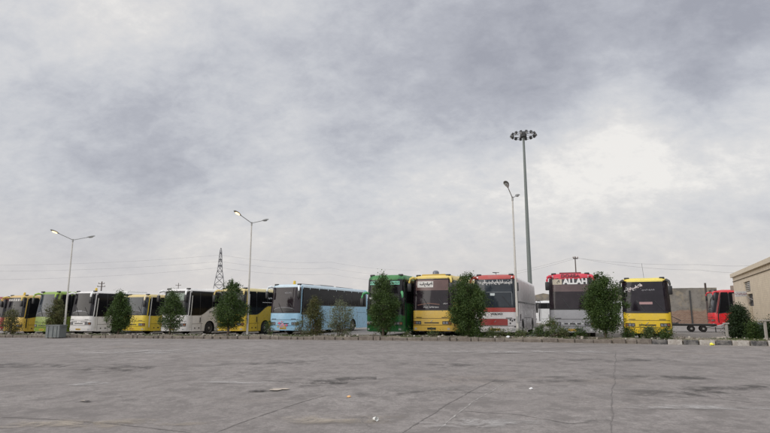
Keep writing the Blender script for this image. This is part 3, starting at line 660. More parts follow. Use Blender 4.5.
# ------------------------------------------------------------------ trees and shrubs
def leaf_mat(name, c1, c2, c3):
    m, nt, bs = newmat(name); g = N(nt, 'ShaderNodeNewGeometry')
    r = ramp(nt, g.outputs['Random Per Island'], .0, 1.0); c = mixc(nt, r, c1, c2)
    c = mixc(nt, ramp(nt, noise(nt, coords(nt), 2.3, 3), .52, .68, 0, .7), c, c3)
    nt.links.new(c, bs.inputs['Base Color']); bs.inputs['Roughness'].default_value = .55; bs.inputs['Specular IOR Level'].default_value = .35
    t = N(nt, 'ShaderNodeBsdfTranslucent'); nt.links.new(c, t.inputs['Color']); mx = N(nt, 'ShaderNodeMixShader'); mx.inputs[0].default_value = .25
    nt.links.new(bs.outputs[0], mx.inputs[1]); nt.links.new(t.outputs[0], mx.inputs[2]); nt.links.new(mx.outputs[0], nt.nodes['Material Output'].inputs['Surface']); return m
LF = {'green': leaf_mat('green_leaves', (.028, .056, .011), (.062, .104, .022), (.090, .135, .030)), 'dark': leaf_mat('dark_leaves', (.014, .030, .010), (.032, .055, .018), (.042, .07, .024)),
      'olive': leaf_mat('olive_leaves', (.055, .062, .018), (.10, .105, .035), (.14, .11, .04)), 'grey': leaf_mat('greygreen_leaves', (.10, .12, .065), (.17, .19, .11), (.20, .19, .12)),
      'weed': leaf_mat('weed_leaves', (.05, .075, .02), (.11, .14, .05), (.17, .16, .08))}
BARK = flat((.10, .075, .055), .9, key='bark')
def leaves_mesh(name, pts, size, mat, droop=.2, aspect=2.2):
    n = len(pts); pts = np.asarray(pts)
    d = rng.normal(size=(n, 3)); d[:, 2] = d[:, 2]*.7+droop; d /= np.linalg.norm(d, axis=1)[:, None]
    e = rng.normal(size=(n, 3)); e -= (e*d).sum(1)[:, None]*d; e /= np.linalg.norm(e, axis=1)[:, None]
    s = (size*rng.uniform(.6, 1.35, n))[:, None]
    V = np.empty((n, 4, 3)); V[:, 0] = pts-d*s*.5; V[:, 1] = pts+e*s/aspect*.5; V[:, 2] = pts+d*s*.5; V[:, 3] = pts-e*s/aspect*.5
    me = bpy.data.meshes.new(name); me.vertices.add(4*n); me.vertices.foreach_set('co', V.reshape(-1)); me.loops.add(4*n); me.loops.foreach_set('vertex_index', np.arange(4*n, dtype=np.int32))
    me.polygons.add(n); me.polygons.foreach_set('loop_start', np.arange(0, 4*n, 4, dtype=np.int32)); me.materials.append(mat); me.update(calc_edges=True); me.validate()
    return me
def tree(name, px, pyt, pyb, w_px, off, label, kind, prof, n=9000, leaf=.085, trunk=.07, crown0=.0, group=None, lean=0, clumps=110, cs=.13, cat='tree', stems=1, Y=None):
    Yd = Y
    if Yd is None:
        Yd = 35.0
        for _ in range(20): Yd = kY((px-385)/564*Yd)+off
    X = (px-385)/564*Yd; z0 = zlot(X)+.19 if Y is None else (zyard(X))
    top = at(px, pyt, Yd).z; Hh = top-z0; R = w_px/2/564*Yd
    root = empty(name, (X, Yd, z0)); tag(root, label, cat, group)
    P = []; cl = []
    for _ in range(clumps):
        while True:
            t = rng.uniform(crown0, .97); rr = lerp_tab(t, prof)*R
            if rng.random() < lerp_tab(t, prof)**1.3+.04: break
        a = rng.uniform(0, 2*PI); q = rr*math.sqrt(rng.uniform(.03, 1.0))*rng.uniform(.78, 1.08)
        cl.append((q*math.cos(a)+lean*t, q*math.sin(a), t*Hh))
    for k in range(7):   # stray shoots that break the outline
        t = rng.uniform(max(crown0, .3), 1.0); a = rng.uniform(0, 2*PI); rr = lerp_tab(t, prof)*R*1.15; cl.append((rr*math.cos(a)+lean*t, rr*math.sin(a), t*Hh*1.0))
    n = int(n*1.75); per = n//len(cl)
    for c in cl:
        sc = cs*rng.uniform(.6, 1.35); m = int(per*rng.uniform(.5, 1.5))
        P.append(np.array(c)+rng.normal(size=(m, 3))*np.array([sc, sc, sc*1.05]))
    # upright shoot at the tip
    P.append(np.stack([rng.normal(0, .05, 60)+lean, rng.normal(0, .05, 60), rng.uniform(.9, 1.01, 60)*Hh], 1))
    P = np.concatenate(P); P = P[P[:, 2] > .03]
    me = leaves_mesh('crown', P, leaf, LF[kind]); o = bpy.data.objects.new('crown', me); COL.objects.link(o); o.parent = root
    b = MB()
    for s in range(stems):
        dx = (s-(stems-1)/2)*.12; b.tube([(dx, 0, -.12), (dx*1.3+.02, .02, Hh*.25), (dx*1.6+lean*.5, 0, Hh*.55), (dx*1.2+lean*.9, .02, Hh*.93)], [trunk*1.15, trunk, trunk*.6, .008], 8)
    b.build('trunk', BARK, root, 60)
    b = MB()
    for c in cl[::3]:
        zz = max(Hh*.12, c[2]-.35-.3*math.hypot(c[0], c[1])); b.tube([(lean*zz/Hh, 0, zz), ((c[0]+lean*zz/Hh)*.55, c[1]*.5, (zz+c[2])/2-.03), c], [.022, .014, .005], 5, caps=False)
    b.build('branches', BARK, root, 60)
    return root
CON = [(0, .0), (.10, .35), (.22, .85), (.38, 1), (.55, .93), (.72, .70), (.86, .42), (.95, .18), (1, .05)]
LOWC = [(0, .55), (.12, .85), (.3, 1), (.5, .97), (.7, .80), (.85, .55), (.95, .28), (1, .08)]
G = 'small trees along the kerb island'
tree('small_tree', 13, 310, 333, 17, 1.1, 'small sparse olive tree in front of the left yellow coach', 'olive', LOWC, 2600, .09, .04, .03, G, clumps=50, cs=.17)
tree('small_tree', 57, 300, 333, 19, 1.3, 'brownish green tree standing behind the grey skip', 'olive', LOWC, 5500, .09, .05, .03, G, clumps=90)
tree('small_tree', 120, 292, 333, 22, 1.0, 'dense tree hiding the nose of the low yellow coach', 'green', CON, 9000, .095, .06, .12, G, clumps=120)
tree('small_tree', 171, 291, 333, 24, 1.0, 'see-through tree in front of the windscreen of a white coach', 'green', CON, 6500, .09, .05, .16, G, clumps=90, cs=.15)
tree('small_tree', 229, 279, 333, 30, 1.0, 'leafy tree left of the lamp post hiding a yellow coach nose', 'green', CON, 10500, .095, .07, .14, G, lean=.12, clumps=130)
tree('shrub', 315, 297, 333, 18, 1.0, 'upright brown-tipped shrub against the pale blue coach', 'olive', LOWC, 5200, .075, .03, .0, 'shrubs on the kerb island', clumps=80, cat='shrub', stems=3)
tree('shrub', 341, 300, 333, 25, 1.1, 'thin silvery shrub beside the rear wheel of the pale blue coach', 'grey', LOWC, 4200, .07, .02, .0, 'shrubs on the kerb island', clumps=85, cs=.15, cat='shrub', stems=4)
tree('small_tree', 383, 274, 334, 30, 1.0, 'pointed green tree in front of the dark green coach', 'green', [(0, 0), (.10, .5), (.2, .92), (.35, 1), (.55, .92), (.72, .70), (.86, .42), (.95, .2), (1, .06)], 12500, .08, .065, .10, G, clumps=150)
tree('small_tree', 468, 275, 336, 36, .9, 'widest bushy tree, leafy to the ground, between yellow and red-browed coaches', 'green', [(0, .55), (.1, .8), (.25, .95), (.45, 1), (.62, .93), (.8, .72), (.92, .45), (1, .12)], 17000, .085, .07, .0, G, clumps=190)
tree('small_tree', 604, 272, 334, 40, .9, 'broad round tree between the red-roofed coach and the right yellow coach', 'green', [(0, 0), (.12, .35), (.22, .85), (.36, 1), (.58, .95), (.75, .72), (.88, .42), (.96, .2), (1, .06)], 16500, .08, .06, .13, G, clumps=180)
tree('shrub', 738, 307.5, 334, 21, 0, 'dark round bush in front of the red coach nose', 'dark', [(0, .75), (.2, .97), (.5, 1), (.75, .82), (.92, .5), (1, .2)], 12000, .085, .04, .0, 'bushes near the building', clumps=130, cat='bush', Y=31.5, stems=3)
tree('shrub', 753, 322, 335, 13, 0, 'low bush between the round bush and the pale post', 'green', [(0, .8), (.4, 1), (.8, .7), (1, .2)], 2600, .08, .03, 0, 'bushes near the building', clumps=60, cat='bush', Y=29.5, stems=3)
tree('shrub', 767, 324, 335, 12, 0, 'lowest bush at the foot of the brick building wall', 'dark', [(0, .8), (.4, 1), (.8, .7), (1, .2)], 3500, .08, .03, 0, 'bushes near the building', clumps=50, cat='bush', Y=28.6, stems=2)
WP = [(0, .7), (.4, 1), (.8, .75), (1, .3)]
for (px, pt, w, lab, kd, nn) in [(270, 321, 7, 'knee-high green seedling in front of the pale blue coach nose', 'green', 500), (302, 321, 14, 'low silvery weeds left of the brown-tipped shrub', 'grey', 900),
        (494, 329, 18, 'low green weeds in front of the red-browed coach', 'weed', 1500), (552, 321, 22, 'tall loose weeds in front of the white bus and grey coach', 'weed', 3000), (537, 328, 12, 'short weeds right of the tall lamp post', 'green', 900),
        (577, 329, 12, 'small weeds under the number plate of the grey coach', 'green', 900), (626, 329, 11, 'weeds at the left corner of the right yellow coach', 'green', 1200), (647, 328, 12, 'yellowish bushy weeds under the right yellow coach', 'weed', 1500), (663, 329.5, 13, 'spiky green weeds at the right corner of the right yellow coach', 'green', 1200),
        (433, 331, 12, 'tiny dry weeds below the yellow coach plate', 'weed', 350), (407, 332, 10, 'tiny dry weeds right of the pointed tree', 'weed', 250), (518, 331, 20, 'thin weeds around the foot of the tall lamp post', 'weed', 900)]:
    tree('weed_clump', px, pt, 336, w, 1.2, lab, kd, WP, int(nn*.75), .07, .008, 0, 'weed clumps on the kerb island', clumps=22, cs=.10, cat='weeds', stems=2)
# ground cover
def scatter_grass(name, pts, hmax, mat, label):
    n = len(pts); pts = np.asarray(pts); h = rng.uniform(.35, 1, n)*hmax; a = rng.uniform(0, 2*PI, n); ln = rng.normal(0, .45, (n, 2))*h[:, None]
    V = np.empty((n, 3, 3)); w = .012; ca, sa = np.cos(a)*w, np.sin(a)*w
    V[:, 0] = pts+np.stack([ca, sa, 0*a], 1); V[:, 1] = pts-np.stack([ca, sa, 0*a], 1); V[:, 2] = pts+np.concatenate([ln, h[:, None]], 1)
    me = bpy.data.meshes.new(name); me.vertices.add(3*n); me.vertices.foreach_set('co', V.reshape(-1)); me.loops.add(3*n); me.loops.foreach_set('vertex_index', np.arange(3*n, dtype=np.int32))
    me.polygons.add(n); me.polygons.foreach_set('loop_start', np.arange(0, 3*n, 3, dtype=np.int32)); me.materials.append(mat); me.update(calc_edges=True)
    o = bpy.data.objects.new(name, me); COL.objects.link(o); tag(o, label, 'grass', kind='stuff')
P = []
for _ in range(26000):
    x = random.uniform(-34, 22); d = .5+.5*math.sin(x*1.3)*math.sin(x*.47+1); 
    if random.random() < d*.8+.1: o_ = random.uniform(.3, 2.2); P.append((x, kY(x)+o_, zlot(x)+.18))
scatter_grass('dry_grass', P, .10, LF['weed'], 'thin dry grass growing on the soil of the kerb island')
P = []
for _ in range(16000):
    q = at(random.uniform(696, 748), 335, 1); t = random.gauss(27.2, .8); X = q.x*t; cx = .585*27.2
    P.append((X+random.gauss(0, .4), t, zyard(X)+.12))
# grass bank on the right
scatter_grass('green_grass', P, .15, LF['green'], 'patch of low green grass behind the black and white kerb')
# island continuing flat ground on right is soil
# ------------------------------------------------------------------ skip, plank
Yk = kY(-24.4); p = lot_pt(57.5, 338); p = Vector((p.x, kY(p.x)-.45, zlot(p.x)))
root = empty('skip_container', p, math.radians(-14)); tag(root, 'grey galvanised metal rubbish skip standing against the kerb', 'skip')
m_g = paint((.14, .155, .155), .55, .6, 'worn_grey_metal', coat=0, metal=.2)
b = MB(); W_, D_, Hh = 1.12, .62, .84
for sg in (-1, 1):
    b.box((sg*W_/2, 0, Hh/2+.06), (.03, D_, Hh)); b.box((0, sg*D_/2, Hh/2+.06), (W_+.034, .03, Hh))
b.box((0, 0, .09), (W_-.04, D_-.04, .04)); b.build('tub', m_g, root)
b = MB(); b.box((0, -D_/2-.02, Hh+.06), (W_+.12, .07, .06)); b.box((0, D_/2+.02, Hh+.06), (W_+.12, .07, .06)); b.box((W_/2+.02, 0, Hh+.058), (.07, D_-.03, .056)); b.box((-W_/2-.02, 0, Hh+.058), (.07, D_-.03, .056)); b.build('rim', m_g, root)
for x in (-.36, .02, .36):
    b = MB(); b.box((x, -D_/2-.035, Hh/2+.05), (.05, .04, Hh-.1)); b.build('rib', m_g, root)
for sx in (-1, 1):
    for sy in (-1, 1):
        b = MB(); b.lathe((sx*.42, sy*.22, .035), [(.035, -.02), (.04, 0), (.035, .02)], 12, 'X'); b.build('castor', RUB, root)
for sg in (-1, 1):
    b = MB(); b.tube([(sg*(W_/2+.06), -.2, .75), (sg*(W_/2+.12), -.2, .75), (sg*(W_/2+.12), .2, .75), (sg*(W_/2+.06), .2, .75)], .015, 6); b.build('handle', DKST, root)
X_ = (74-385)/564*42.5; b = MB(); b.box((0, 0, .04), (1.0, .12, .05), 0, None, .008); o = b.build('plank', flat((.5, .48, .44), .8, key='pale_wood'), loc=(X_, kY(X_)+.45, zlot(X_)+.2)); o.rotation_euler = (0, 0, -.3); tag(o, 'pale plank lying on the island soil right of the skip', 'plank')
# ------------------------------------------------------------------ lamp posts
GLOW = flat((.9, .75, .5), .4, key='lit_lamp', emit=(1.0, .66, .30), est=2.6)
def lamp_post(px, Yd, label, lit, Hp, topx):
    X = (px-385)/564*Yd; z0 = zlot(X)+.15; root = empty('street_lamp', (X, Yd, z0)); tag(root, label, 'street lamp', 'double-armed street lamps on the kerb island')
    b = MB(); b.box((0, 0, .0), (.42, .42, .16), 0, None, .02); b.build('base', CONC, root)
    b = MB(); b.tube([(0, 0, .02), (0, 0, 1.2), (0, 0, Hp)], [.075, .07, .04], 12); b.build('pole', paint((.50, .48, .44), .5, .5, 'lamp_post_paint', coat=0), root, 60)
    b = MB(); b.box((0, -.08, .95), (.11, .02, .34), 0, None, .004); b.build('service_hatch', GALV, root)
    b = MB()
    b.lathe((0, 0, Hp-.08), [(.055, -.1), (.055, .12), (.02, .14)], 10); b.build('bracket', GALV, root, 40)
    dx, dy = -.40, -.917
    for sg in (1, -1):
        e = Vector((dx*sg, dy*sg, 0)); A = Vector((0, 0, Hp-.02)); B = A+e*1.25+Vector((0, 0, .36)); b = MB(); b.tube([A, B], .024, 8); ar = b.build('arm', GALV, root, 60)
        # cobra head
        d = (B-A).normalized(); sd = Vector((-d.y, d.x, 0)).normalized(); up = sd.cross(d)*-1
        if up.z < 0: up = -up
        secs = [(-.10, .03, .03), (.0, .06, .05), (.15, .11, .075), (.4, .145, .08), (.58, .11, .06), (.66, .04, .03)]; vs = []; n = 12
        for (t, w, h) in secs:
            for k in range(n): a = 2*PI*k/n; vs.append(B+d*t+sd*w*math.cos(a)+up*(h*math.sin(a) if math.sin(a) > 0 else h*.35*math.sin(a)))
        fs = [(i*n+k, i*n+(k+1) % n, (i+1)*n+(k+1) % n, (i+1)*n+k) for i in range(len(secs)-1) for k in range(n)]+[tuple(range(n)), tuple((len(secs)-1)*n+k for k in range(n))]
        b = MB(); b.add(vs, fs); hd = b.build('lamp_head', flat((.22, .22, .21), .5, .3, key='lamp_housing'), root, 50)
        vs = []
        for (t, w, h) in [(.10, .06, .02), (.22, .09, .035), (.38, .095, .04), (.48, .05, .02)]:
            for k in range(n): a = PI+PI*k/(n-1); vs.append(B+d*t+sd*w*math.cos(a)+up*(-.028+h*1.7*math.sin(a)))
        fs = [(i*n+k, i*n+(k+1) % n, (i+1)*n+(k+1) % n, (i+1)*n+k) for i in range(3) for k in range(n)]+[tuple(range(n)), tuple(3*n+k for k in range(n))]
        b = MB(); b.add(vs, fs); b.build('lamp_lens', GLOW if (lit and sg == 1) else LENS, hd, 60)
lamp_post(66, 42.3, 'lit double-armed street lamp rising beside the grey skip', True, 7.15, 76)
lamp_post(248, 37.3, 'lit double-armed street lamp in front of the yellow coach', True, 7.5, 252)
lamp_post(517, 30.2, 'unlit double-armed street lamp in front of the red-browed coach', False, 7.6, 512)
# ------------------------------------------------------------------ high mast
q = at(523.3, 133, 70); X = q.x; Hm = q.z; root = empty('floodlight_mast', (X, 70, 0)); tag(root, 'very tall floodlight mast with a ring of lamps at its top', 'floodlight mast')
b = MB(); b.tube([(0, 0, 0), (0, 0, Hm*.5), (0, 0, Hm)], [.30, .22, .13], 14); b.build('mast', MASTM, root, 60)
b = MB(); b.lathe((0, 0, Hm-.3), [(.2, -.3), (.42, -.25), (.42, .15), (.2, .45), (.05, .5)], 14); b.build('lamp_carriage', DKST, root, 40)
b = MB(); R = 1.42
for zz in (0, -.22): b.tube([(R*math.cos(2*PI*k/36), R*math.sin(2*PI*k/36), Hm-.25+zz) for k in range(37)], .035, 6, caps=False)
for k in range(6): a = 2*PI*k/6; b.tube([(.3*math.cos(a), .3*math.sin(a), Hm-.3), (R*math.cos(a), R*math.sin(a), Hm-.3)], .03, 6)
b.build('ring', DKST, root, 60)
fm = flat((.05, .05, .052), .5, .3, key='flood_housing')
for k in range(14):
    a = 2*PI*(k+.5)/14; M = Matrix.Rotation(a, 3, 'Z') @ Matrix.Rotation(math.radians(-28), 3, 'Y')
    b = MB(); c = Vector(((R+.12)*math.cos(a), (R+.12)*math.sin(a), Hm-.30)); b.box(c, (.26, .30, .42), 0, M, .05); f = b.build('floodlight', fm, root, 40)
    b = MB(); b.box(c+M @ Vector((0, 0, -.225)), (.22, .26, .03), 0, M, .008); b.build('lens', LENS, f)
# ------------------------------------------------------------------ pylon, poles, wires
py = at(221, 248, 330); root = empty('electricity_pylon', (py.x, 330, 0)); tag(root, 'distant lattice steel electricity pylon beyond the coaches', 'pylon'); root.rotation_euler = (0, 0, .3)
b = MB(); HP = py.z; lv = [(0, 4.9), (7, 4.1), (13, 3.4), (18, 2.75), (22.5, 2.1), (26, 1.45), (29, 1.15), (32, .95), (35, .75), (HP-1.5, .45), (HP, .1)]
PM = flat((.20, .20, .21), .7, .2, key='pylon_steel')
for (z0, w0), (z1, w1) in zip(lv, lv[1:]):
    c0 = [(-w0, -w0), (w0, -w0), (w0, w0), (-w0, w0)]; c1 = [(-w1, -w1), (w1, -w1), (w1, w1), (-w1, w1)]
    for i in range(4):
        j = (i+1) % 4; b.tube([(*c0[i], z0), (*c1[i], z1)], .17, 4); b.tube([(*c0[i], z0), (*c1[j], z1)], .085, 4); b.tube([(*c0[j], z0), (*c1[i], z1)], .085, 4); b.tube([(*c1[i], z1), (*c1[j], z1)], .10, 4)
b.build('lattice', PM, root)
arms = []
for zz, w in ((HP-3.2, 1.9), (HP-7.0, 2.2), (HP-10.7, 2.5)):
    b = MB()
    for sg in (-1, 1): b.tube([(0, 0, zz+.8), (sg*.3, sg*w, zz)], .14, 4); b.tube([(0, 0, zz-.3), (sg*.3, sg*w, zz)], .14, 4); b.tube([(sg*.3, sg*w, zz), (sg*.3, sg*w, zz-1.0)], .12, 4)
    b.box((0, 0, zz+.2), (1.6, 1.6, .5)); b.build('crossarm', PM, root); arms.append(zz-1.0)
WIRE = flat((.22, .22, .23), .6, key='wire')
def wire(pts, sag, r, label, group):
    P = []
    for a, c in zip(pts, pts[1:]):
        a, c = Vector(a), Vector(c)
        for i in range(24): t = i/24; q = a.lerp(c, t); q.z -= sag*4*t*(1-t); P.append(q)
    P.append(Vector(pts[-1])); b = MB(); b.tube(P, r, 5); o = b.build('power_line', WIRE); tag(o, label, 'power line', group)
for i, (zz, yl, yr) in enumerate(zip(arms, (265, 271, 280), (262, 268, 274))):
    wire([at(-60, yl, 300), (py.x, 330, zz), at(330, yr, 420), at(420, yr+8, 520)], 2.0, .035, ['highest', 'middle', 'lowest'][i]+' power line running through the distant pylon', 'power lines at the pylon')
def pole(px, pt, Yd, label, arms_, rr=.13, wood=True):
    q = at(px, pt, Yd); root = empty('utility_pole', (q.x, Yd, 0)); tag(root, label, 'utility pole')
    b = MB(); b.tube([(0, 0, -.5), (0, 0, q.z)], [rr*1.2, rr*.75], 8); b.build('pole', flat((.11, .09, .08), .9, key='pole_wood'), root, 60)
    for (dz, w) in arms_:
        b = MB(); b.box((0, -.15, q.z-dz), (w, .12, .14)); a = b.build('crossarm', flat((.10, .085, .08), .9), root)
        for sx in (-.45, .45, 0):
            b = MB(); b.lathe((sx*w, -.15, q.z-dz+.07), [(.05, 0), (.07, .12), (.04, .2)], 8); b.build('insulator', flat((.2, .12, .08), .4), a)
    return q
pole(102, 281.5, 134, 'utility pole with two crossarms above the white coach', [(.5, 1.5), (1.2, 1.9)], .17)
pole(178.6, 283, 190, 'faint distant utility pole above the lettered white coach', [(.8, 1.8)], .13)
q5 = pole(575, 256.5, 80, 'slender utility pole rising behind the red coach roof', [(.3, .7)], .10)
wire([at(480, 277, 110), q5+Vector((-.3, -.15, -.15)), at(700, 264.5, 70), at(800, 261, 60)], .35, .012, 'upper power line from the slender pole to the right edge', 'power lines at the right')
wire([at(480, 279, 112), q5+Vector((.3, -.15, -.2)), at(700, 270, 72), at(800, 268, 62)], .45, .012, 'lower power line from the slender pole to the right edge', 'power lines at the right')
# ------------------------------------------------------------------ yard wall
def wall_mat():
    m, nt, bs = newmat('block_wall'); v = coords(nt)
    br = N(nt, 'ShaderNodeTexBrick'); br.inputs['Scale'].default_value = 1.6; br.inputs['Color1'].default_value = (.20, .12, .085, 1); br.inputs['Color2'].default_value = (.26, .17, .12, 1); br.inputs['Mortar'].default_value = (.24, .21, .18, 1); br.inputs['Mortar Size'].default_value = .02
    cm = coords(nt, rot=(PI/2, 0, 0)); nt.links.new(cm, br.inputs['Vector'])
    sp = N(nt, 'ShaderNodeSeparateXYZ'); nt.links.new(v, sp.inputs[0])
    nz = noise(nt, v, .7, 5, .65); ad = N(nt, 'ShaderNodeMath', operation='MULTIPLY_ADD'); ad.inputs[1].default_value = 1.2; nt.links.new(nz, ad.inputs[0]); nt.links.new(sp.outputs['Z'], ad.inputs[2])
    gr = mixc(nt, ramp(nt, noise(nt, v, 1.2, 6, .7), .4, .65), (.20, .185, .165), (.13, .12, .105))
    gr = mixc(nt, ramp(nt, noise(nt, v, .45, 6, .7), .50, .62, 0, .7), gr, (.26, .22, .16))
    c = mixc(nt, ramp(nt, ad.outputs[0], 2.35, 2.5), br.outputs['Color'], gr)
    nt.links.new(c, bs.inputs['Base Color']); bs.inputs['Roughness'].default_value = .95; bump(nt, bs, noise(nt, v, 6, 5), .6, .05); return m
A, B = Vector((16, 83.0, 0)), Vector((42.6, 72.0, 0)); d = (B-A); Lw = d.length; ang = math.atan2(d.y, d.x)
root = empty('boundary_wall', A, ang); tag(root, 'long grey block and brick boundary wall behind the yard', 'wall')
b = MB(); r = random.Random(4); n = 60; tops = []
for i in range(n+1):
    x = Lw*i/n; t = x/Lw; h = 4.75 if t > .62 else (4.5 if t > .30 else 4.15+.12*math.sin(x*2)); h += r.uniform(-.05, .05) if t < .62 else r.uniform(-.015, .015); tops.append((x, h))
vs = [];
for (x, h) in tops: vs += [(x, -.15, -.2), (x, -.15, h), (x, .15, h), (x, .15, -.2)]
fs = []
for i in range(n):
    a = 4*i; c = a+4; fs += [(a, c, c+1, a+1), (a+1, c+1, c+2, a+2), (a+2, c+2, c+3, a+3)]
fs += [(0, 1, 2, 3), (4*n, 4*n+3, 4*n+2, 4*n+1)]
b.add(vs, fs); b.build('blockwork', wall_mat(), root)
for x in (Lw-13, Lw-9.2, Lw-3.1):
    b = MB(); b.box((x, -.21, 2.2), (.16, .12, 4.4)); b.build('post', DKST, root)
q = at(705, 283, 70); b = MB(); b.tube([(0, 0, 0), (0, 0, q.z)], .12, 8); o = b.build('steel_post', flat((.06, .045, .04), .8, key='rusty_steel'), loc=(q.x, 70, 0)); tag(o, 'dark upright post in front of the wall left of the red coach', 'post')
# ------------------------------------------------------------------ trailer
q = at(703, 331, 46); root = empty('trailer', (q.x, 46, 0), -.42); tag(root, 'low flat two-axle trailer with a raised tow bar parked by the wall', 'trailer')
b = MB(); b.box((-.85, 0, .60), (3.6, 1.3, .10), 0, None, .02); b.box((-.85, -.55, .52), (3.6, .08, .08)); b.box((-.85, .55, .52), (3.6, .08, .08)); b.build('bed', flat((.04, .04, .04), .7), root)
for x in (-.85, 0):
    for sg in (-1, 1):
        b = MB(); b.lathe((0, 0, 0), [(.12, -.1), (.23, -.1), (.26, -.06), (.26, .06), (.23, .1), (.12, .1)], 20); w_ = b.build('wheel', RUB, root, 40); w_.rotation_euler = (PI/2, 0, 0); w_.location = (x+(0 if sg < 0 else .0), sg*.50, .27)
        b = MB(); b.lathe((0, 0, .02 if sg < 0 else -.02), [(.12, -.07), (.12, .07), (.05, .09), (.01, .09)], 14); b.build('rim', flat((.35, .35, .34), .5), w_, 40)
b = MB(); b.tube([(-2.6, 0, .62), (-2.3, 0, .70), (-1.7, 0, .68)], .04, 6); b.tube([(-2.0, -.5, .66), (-1.55, -.5, .9), (-2.35, -.5, 1.32)], [.04, .05, .02], 6); b.build('tow_bar', DKST, root)
b = MB(); b.box((.9, -.1, .45), (1.3, 1.0, .08), 0, Matrix.Rotation(-.22, 3, 'Y'), .01); b.build('ramp', flat((.4, .4, .4), .6), root)
for x in (.85,):
    b = MB(); b.box((x, -.5, .28), (.07, .07, .6)); b.build('leg', DKST, root)
# ------------------------------------------------------------------ building
def brick_mat():
    m, nt, bs = newmat('cream_brick'); cm = coords(nt, rot=(PI/2, 0, PI/2)); v = coords(nt)
    br = N(nt, 'ShaderNodeTexBrick'); br.inputs['Scale'].default_value = 2.0; br.inputs['Color1'].default_value = (.72, .62, .49, 1); br.inputs['Color2'].default_value = (.60, .51, .40, 1); br.inputs['Mortar'].default_value = (.44, .38, .31, 1); br.inputs['Mortar Size'].default_value = .022
    nt.links.new(cm, br.inputs['Vector'])
    c = mixc(nt, ramp(nt, noise(nt, v, .8, 6, .65), .42, .7, 0, .5), br.outputs['Color'], (.50, .43, .34))
    nt.links.new(c, bs.inputs['Base Color']); bs.inputs['Roughness'].default_value = .9; bump(nt, bs, br.outputs['Fac'], -.4, .02); return m
A = Vector((28.2, 45.3, 0)); nr = Vector((21.2, 29.9, 0)); d = (nr-A).normalized(); Lb = 26; ang = math.atan2(-d.y, -d.x)
# local frame: +x runs from near to far along the wall, wall face at y = 0, building on the -y side
org = A+d*Lb; root = empty('brick_building', org, ang); tag(root, 'cream brick single-storey building with flat roof at the right edge', 'building')
def loc_on_wall(px):
    k = (px-385)/564; # X=kY ; A+d*s
    s = (k*A.y-A.x)/(d.x-k*d.y); return Lb-s, A+d*s
Hb = 4.62
x1, P1 = loc_on_wall(746.5); x0, P0 = loc_on_wall(753)
zt_ = at(749, 282.5, P1.y).z; zb_ = at(749, 292.5, P1.y).z; zd0 = at(751, 306, P1.y).z
def wallbox(b, xa, xb, za, zb2, ya=-.25, yb=0): b.box(((xa+xb)/2, (ya+yb)/2, (za+zb2)/2), (xb-xa, yb-ya, zb2-za))
xd0, _ = loc_on_wall(754.5); xd1, _ = loc_on_wall(748.8); zo = at(751, 294.8, P1.y).z; zl = at(751, 306.5, P1.y).z
b = MB()
# wall with an upper window opening and a door opening below it
wallbox(b, 0, xd0, -.2, Hb-.3); wallbox(b, x1, Lb, -.2, Hb-.3); wallbox(b, xd0, x1, zt_, Hb-.3); (wallbox(b, xd0, x0, zb_, zt_) if x0 > xd0 else None); wallbox(b, xd0, x1, zo, zb_); wallbox(b, xd1, x1, -.2, zo); wallbox(b, xd0, xd1, -.2, zl)
b.box((Lb-.125, -4.25, Hb/2-.25), (.25, 8.0, Hb-.1)); b.box((.125, -4.25, Hb/2-.25), (.25, 8.0, Hb-.1)); b.box((Lb/2, -8.25, Hb/2-.25), (Lb, .25, Hb-.1))
b.build('wall', brick_mat(), root)
b = MB(); b.box((Lb/2, -4.2, Hb-.28), (Lb-.55, 7.9, .12)); b.build('roof', flat((.2, .19, .18), .9), root)
b = MB(); b.box((Lb/2, .02, Hb-.15), (Lb+.02, .295, .30), 0, None, .01); b.box((Lb-.13, -4.3, Hb-.152), (.30, 8.1, .29)); b.build('parapet', paint((.62, .54, .43), .8, .3, 'parapet_stone', coat=0), root)
b = MB(); b.box((Lb/2, .02, Hb-.62), (Lb+.02, .05, .05)); b.build('string_course', flat((.14, .11, .08), .9), root)
b = MB(); b.box(((x0+x1)/2, -.14, (zt_+zb_)/2), (x1-x0-.01, .03, zt_-zb_-.01)); wn = b.build('window', glassmat((.03, .03, .032), 'office_glass', .15, .5), root)
b = MB()
for i in range(5): b.box(((x0+x1)/2, -.09, zb_+.1+i*(zt_-zb_-.15)/4.5), (x1-x0-.08, .05, .035), 0, Matrix.Rotation(.5, 3, 'X'))
b.build('louvre', flat((.5, .48, .44), .6), wn)
b = MB(); b.box(((xd0+xd1)/2, -.16, (zo+zl)/2), (xd1-xd0-.01, .05, zo-zl-.01)); dr = b.build('lower_window', flat((.035, .035, .04), .5), root)
b = MB(); b.tube([(xd0+.1, -.06, zo-.15), (xd1-.1, -.06, zl+.2)], .04, 6); b.tube([(xd0+.1, -.02, zl+.4), (xd1-.1, -.02, zo-.2)], .03, 6); b.build('window_grille', flat((.25, .24, .23), .5), dr)
b = MB(); b.box(((xd0+xd1)/2, .10, zl/2), (.8, .18, zl), 0, None, .02); b.build('wall_pier', paint((.50, .44, .34), .8, .3, 'pale_pier', coat=0), root)
# plinth slab
xp, Pp = loc_on_wall(757); b = MB(); b.box((xp/2-.05, .12, .62), (xp, .22, .55), 0, None, .02); b.build('plinth', flat((.20, .22, .25), .8, key='grey_plinth'), root)
